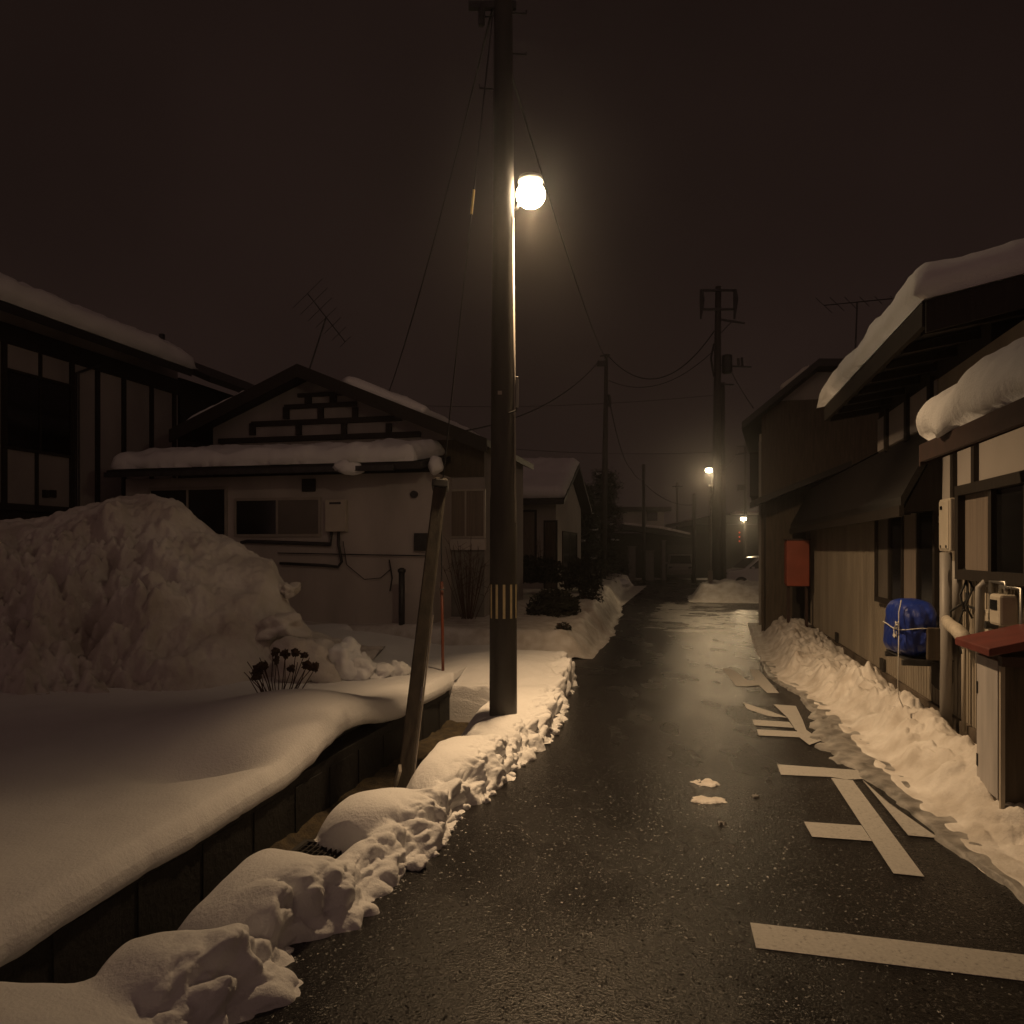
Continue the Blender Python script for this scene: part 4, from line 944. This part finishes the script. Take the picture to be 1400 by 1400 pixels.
# far lamps
def farlamp(c, base_px, Y, label, r, energy, poley=True):
    a = at(base_px, 800, Y); a.z = 0
    o = thing('street_lamp', label, 'street lamp', a)
    if poley:
        b = MB(); b.tube([a, at(base_px+1, 680, Y), at(base_px+4, 650, Y), at(base_px+3.5, 645.5, Y), c+Vector((.08,0,.06))], [.055,.045,.035,.03,.03], 8); b.build('post', 'steel', o, smooth=True)
        b = MB(); b.tube([at(base_px-2,664,Y-.05), at(base_px+4,664,Y-.05)], .04, 6); b.build('clamp', 'steel', o)
        b = MB(); b.tube([at(base_px,795,Y-.1), at(base_px,780,Y-.1)], .09, 10); b.build('base_sleeve', 'alu', o)
    else:
        b = MB(); b.tube([c+Vector((.0,.1,.1)), c+Vector((.3,.3,.12))], .03, 6); b.build('arm', 'steel', o)
    b = MB(); b.blob(c, r*1.25, r, r*.8, 0, 1, 3); b.build('diffuser', 'far_lamp_face', o, smooth=True)
    b = MB(); b.lathe(c, [(r*.3,r*1.1),(r*1.0,r*.9),(r*1.15,r*.6)], 12); b.build('hood', 'lamp_grey', o)
    light('far_lamp_light', 'SPOT', c-Vector((.0,.0,r*1.3)), energy, (1.0,.70,.38), .10, (-.22,-.76,-.62), 96, 1.0)
farlamp(at(969,643,27.4), 971, 27.4, 'slim post street lamp glowing in front of the tallest far pole', .095, 330)
farlamp(at(1016.5,709.5,46), 1018, 46, 'most distant glowing lamp beside the dark house corner', .13, 260, False)
# red lamps of a far sign
b = MB()
for y in (728, 734, 740): b.blob(at(1011, y, 44), .05, .05, .05, 0, 1, 2)
tag(b.build('warning_light', 'red_light', smooth=True), 'dim red light cluster below the most distant lamp', 'light')

mainZ = 6.3
wire('service_cable', Vector((px0-.1, py0, 6.75)), at(527,549,16.5), .25, .011, 'cable falling from the lamp pole to the gabled house roof')
wire('service_cable', Vector((px0+.08, py0+.03, 6.15)), at(829,492,31.9), .28, .014, 'cable running from the lamp pole to the slim far pole')
wire('service_cable', at(820,493,31.9), at(630,590,17), .5, .018, 'cable from the slim far pole down to the gabled house')
wire('service_cable', at(832,487,31.9), at(977,452,28.9), 1.35, .022, 'deeply sagging cable between the slim pole and the tallest far pole')
wire('service_cable', at(832,520,31.9), at(977,478,28.9), .75, .016, 'shallower cable under the sagging one at the tallest far pole')
wire('service_cable', at(1001,510,28.9), at(1030,558,19), .05, .014, 'short cable from the transformer to the two storey house')
wire('service_cable', at(834,552,31.9), at(862,640,40), .5, .02, 'cable dropping from the slim pole towards the bare pole')
wire('service_cable', at(862,640,40), at(880,655,44), .2, .02, 'short low cable ending at the thin bare pole')
wire('service_cable', at(440,548,45), at(978,540,45), .5, .016, 'faint level cable crossing behind the lamp pole')
wire('service_cable', at(640,608,48), at(978,618,48), .3, .016, 'faint lower cable crossing above the far roofs')
wire('service_cable', at(989,640,31), at(1010,616,48), .2, .02, 'cable from the paired poles to the distant cross arm pole')
wire('service_cable', at(880,660,44), at(949,690,42), .4, .02, 'low cable between the two thin far poles')

# ------------------------------------------------------------------ conifer
def conifer(c, h, r, label, seed):
    rnd = random.Random(seed); o = thing('conifer', label, 'tree', c)
    b = MB(); b.tube([c, c+Vector((0,0,h*.5)), c+Vector((.05,0,h*.95))], [.16,.10,.02], 8)
    nb = MB(); sn = MB()
    for lev in range(16):
        z = h*(.16+.052*lev)+rnd.uniform(-.08,.08); rr = r*(1.0-.55*lev/15)*rnd.uniform(.6,1.15)
        for k in range(7):
            a = rnd.uniform(0,6.28); L_ = rr*rnd.uniform(.55,1.1); d = Vector((math.cos(a), math.sin(a), rnd.uniform(-.15,.15)))
            p0 = c+Vector((0,0,z)); p1 = p0+d*L_; b.tube([p0,p1], [.04,.012], 5)
            for q in range(80):
                kk = rnd.uniform(.3,1.05); p = p0+d*L_*kk+Vector((rnd.gauss(0,.15),rnd.gauss(0,.15),rnd.gauss(.0,.11)))
                e = Vector((rnd.gauss(0,1),rnd.gauss(0,1),rnd.gauss(.3,.5))).normalized(); w = e.orthogonal().normalized()*.03; s = rnd.uniform(.07,.15)
                nb.add([p-w, p+e*s, p+w], [(0,1,2)])
            if rnd.random() < .12: sn.blob(p0+d*L_*.8+Vector((0,0,.06)), rnd.uniform(.08,.22), rnd.uniform(.08,.2), rnd.uniform(.03,.06), .7, 2, 2, rnd.random()*9)
    b.build('trunk', 'bark', o); nb.build('needles', 'needles', o)
    if sn.v: sn.build('branch_snow', 'snow', o, smooth=True)
c = at(827,790,34.5); c.z = 0
conifer(c, 5.5, 1.25, 'dark layered conifer with snow on its boughs beside the slim pole', 3)
c = at(801,800,30.5); c.z = 0
conifer(c, 4.3, .8, 'darker conifer close to the gable of the snow roofed house', 8)

# ------------------------------------------------------------------ distant houses
FH = thing('distant_house', 'distant two tier dark house with snow edged lower roof at the street end', 'house', at(895,800,48))
def abox(x0, x1, y0, y1, Y, d):
    a, c = at(x0,y1,Y), at(x1,y0,Y); return [(a.x+c.x)/2, Y+d/2, (a.z+c.z)/2], (c.x-a.x)/2, d/2, (c.z-a.z)/2
b = MB(); b.box(*abox(852, 908, 699, 725, 50, 6)); b.build('upper_wall', 'plaster_grey', FH)
b = MB(); b.box(*abox(846, 918, 693, 698.5, 49, 8)); b.build('upper_roof', 'roof_metal', FH)
b = MB(); b.box(*abox(845, 1000, 729, 831, 48.2, 7)); b.build('lower_wall', 'boards_black', FH)
b = MB(); b.prism([at(852,716,47.5), at(905,722,47.5), at(946,731,47.5), at(946,735,47.5), at(852,724,47.5)], (0,2,0)); b.build('lower_roof', 'roof_metal', FH)
b = MB(); b.prism([at(853,714.5,47.4), at(905,719.5,47.4), at(944,728.5,47.4), at(944,731,47.4), at(905,723,47.4), at(853,717,47.4)], (0,2,0)); b.build('roof_snow', 'snow_dirty', FH, bevel=.03)
b = MB(); a, c = at(885,700,49.9), at(899,712,49.9); b.box(((a.x+c.x)/2, 49.97, (a.z+c.z)/2), abs(c.x-a.x)/2, .02, abs(a.z-c.z)/2); b.build('window', 'glass_dark', FH)
b = MB(); a, c = at(912,745,48.1), at(948,790,48.1); b.box(((a.x+c.x)/2, 48.14, (a.z+c.z)/2), abs(c.x-a.x)/2, .03, abs(a.z-c.z)/2); b.build('garage_door', 'tile_dark', FH)
F2 = thing('distant_house', 'distant black house with low ridge behind the tallest far pole', 'house', at(990,800,56))
b = MB(); b.box(*abox(952, 1110, 716, 830, 56, 7)); b.build('wall', 'boards_black', F2)
b = MB(); b.prism([at(940,712,55), at(975,704,55), at(1120,704,55), at(1120,717,55), at(940,717,55)], (0,8,0)); b.build('roof', 'roof_metal', F2)
snow_slab(F2, at(1000,704,55.2), at(1110,704,55.2), at(1000,702,60), at(1110,702,60), .15, 31, 20, 8, .05, 'snow_pile')
for x0, x1, y0, lab in ((860,869,748,'narrow pale gatepost at the street end'),(880,894,754,'wider block gatepost right of the narrow one'),(905,910,740,'tall thin gatepost before the garage')):
    b = MB(); p, hx, hy, hz = abox(x0, x1, y0, 797, 44.5, .5); b.box(p, hx, hy, hz); b.box((p[0], p[1], p[2]+hz+.03), hx+.05, hy+.05, .03)
    tag(b.build('gatepost', 'block_grey', bevel=.02), lab, 'gatepost', 'gateposts at the street end')
# parked far car under snow (garage) and visible white car
def car(c, d, label, paint, name='parked_car'):
    d = Vector(d).normalized(); n = Vector((-d.y, d.x, 0)); o = thing(name, label, 'car', c)
    def P_(x, y, z): return c+d*x+n*y+Vector((0,0,z))
    prof_ = [(1.75,.32),(1.78,.62),(1.68,.80),(.95,.93),(.30,1.42),(-.2,1.50),(-1.2,1.47),(-1.62,1.0),(-1.72,.85),(-1.72,.32)]
    b = MB(); b.prism([P_(x, -.74, z) for x, z in prof_], n*1.48); body = b.build('body', paint, o, bevel=.06, bseg=3)
    for sd in (-1, 1):
        for w in ([(.78,.95),(.28,1.36),(-.15,1.42),(-.15,.95)], [(-.22,.95),(-.22,1.42),(-1.08,1.40),(-1.35,.98)]):
            b = MB(); b.prism([P_(x, sd*.742, z) for x, z in w], n*sd*.008); b.build('side_window', 'glass_dark', o)
        for wx in (1.12, -1.1):
            b = MB(); b.tube([P_(wx, sd*.60, .30), P_(wx, sd*.77, .30)], .30, 20); w_ = b.build('wheel', 'rubber', o, smooth=False)
            b = MB(); b.tube([P_(wx, sd*.75, .30), P_(wx, sd*.78, .30)], .18, 16); b.build('rim', 'alu', w_)
        b = MB(); b.box(P_(1.62, sd*.55, .70), .10, .12, .07); b.build('headlight', 'glass_dark', o, bevel=.02)
        b = MB(); b.box(P_(.62, sd*.82, .98), .06, .07, .05); b.build('mirror', paint, o, bevel=.02)
    b = MB(); b.prism([P_(.93,-.62,.96), P_(.93,.62,.96), P_(.36,.55,1.41), P_(.36,-.55,1.41)], (d+Vector((0,0,1.3))).normalized()*.012); b.build('windscreen', 'glass_dark', o)
    return o
c = at(1037,795,34); c.z = .0
car(Vector((c.x, 34.0, 0)), (-1,-.12,0), 'white small car parked at the corner beyond the dark house', 'car_paint')
c = at(930,780,46.4)
car(Vector((c.x, 46.2, 0)), (-.25,-1,0), 'dim grey car parked nose out before the far garage', 'car_dull')

# ------------------------------------------------------------------ haze
b = MB(); b.box((5, 38, 8.5), 75, 42, 10.5)
hz_ = b.build('haze', 'snow'); tag(hz_, kind='stuff')
m = bpy.data.materials.new('haze'); m.use_nodes = True; N = m.node_tree.nodes
N.remove(N['Principled BSDF']); pv = N.new('ShaderNodeVolumePrincipled'); pv.inputs['Color'].default_value = (.9,.9,.9,1); pv.inputs['Density'].default_value = .0027; pv.inputs['Anisotropy'].default_value = .92
m.node_tree.links.new(pv.outputs[0], N['Material Output'].inputs['Volume'])
hz_.data.materials.clear(); hz_.data.materials.append(m)

# ------------------------------------------------------------------ sky, camera, render settings
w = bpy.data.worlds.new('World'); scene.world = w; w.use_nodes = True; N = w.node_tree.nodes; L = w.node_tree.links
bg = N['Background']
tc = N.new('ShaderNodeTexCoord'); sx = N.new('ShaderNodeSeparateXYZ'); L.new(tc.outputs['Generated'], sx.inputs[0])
r1 = N.new('ShaderNodeValToRGB'); e = r1.color_ramp.elements
e[0].position = 0.0; e[0].color = (.0175,.0102,.0082,1); e[1].position = .75; e[1].color = (.0085,.0048,.0039,1)
x = r1.color_ramp.elements.new(.22); x.color = (.0150,.0086,.0068,1)
L.new(sx.outputs['Z'], r1.inputs[0])
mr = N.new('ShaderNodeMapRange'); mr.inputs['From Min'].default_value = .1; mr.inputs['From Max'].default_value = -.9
mr.inputs['To Min'].default_value = 1.0; mr.inputs['To Max'].default_value = 7.0  # sky brightened behind the camera as added fill light on the snow
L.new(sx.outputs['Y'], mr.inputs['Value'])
cl = N.new('ShaderNodeTexNoise'); cl.inputs['Scale'].default_value = 2.2; cl.inputs['Detail'].default_value = 4; L.new(tc.outputs['Generated'], cl.inputs['Vector'])
m2 = N.new('ShaderNodeMapRange'); m2.inputs['From Min'].default_value = .3; m2.inputs['From Max'].default_value = .7; m2.inputs['To Min'].default_value = .78; m2.inputs['To Max'].default_value = 1.22
L.new(cl.outputs['Fac'], m2.inputs['Value'])
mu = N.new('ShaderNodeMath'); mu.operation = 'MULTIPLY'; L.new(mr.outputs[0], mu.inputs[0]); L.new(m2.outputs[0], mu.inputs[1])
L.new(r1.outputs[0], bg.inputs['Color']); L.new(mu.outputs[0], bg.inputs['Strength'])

cam = bpy.data.cameras.new('camera'); co = bpy.data.objects.new('camera', cam); COL.objects.link(co)
cam.sensor_width = 36; cam.sensor_fit = 'HORIZONTAL'; cam.lens = 36*F/1400; cam.shift_y = (HY-700)/1400; cam.clip_end = 1500; cam.clip_start = .05
co.location = (0,0,CAMH); co.rotation_euler = (math.pi/2,0,0); scene.camera = co
scene.view_settings.view_transform = 'Standard'; scene.view_settings.look = 'None'; scene.view_settings.exposure = 0; scene.view_settings.gamma = 1
cy = scene.cycles
cy.use_denoising = True; cy.max_bounces = 6; cy.diffuse_bounces = 3; cy.glossy_bounces = 3; cy.volume_bounces = 1; cy.sample_clamp_indirect = 3.0; cy.sample_clamp_direct = 0
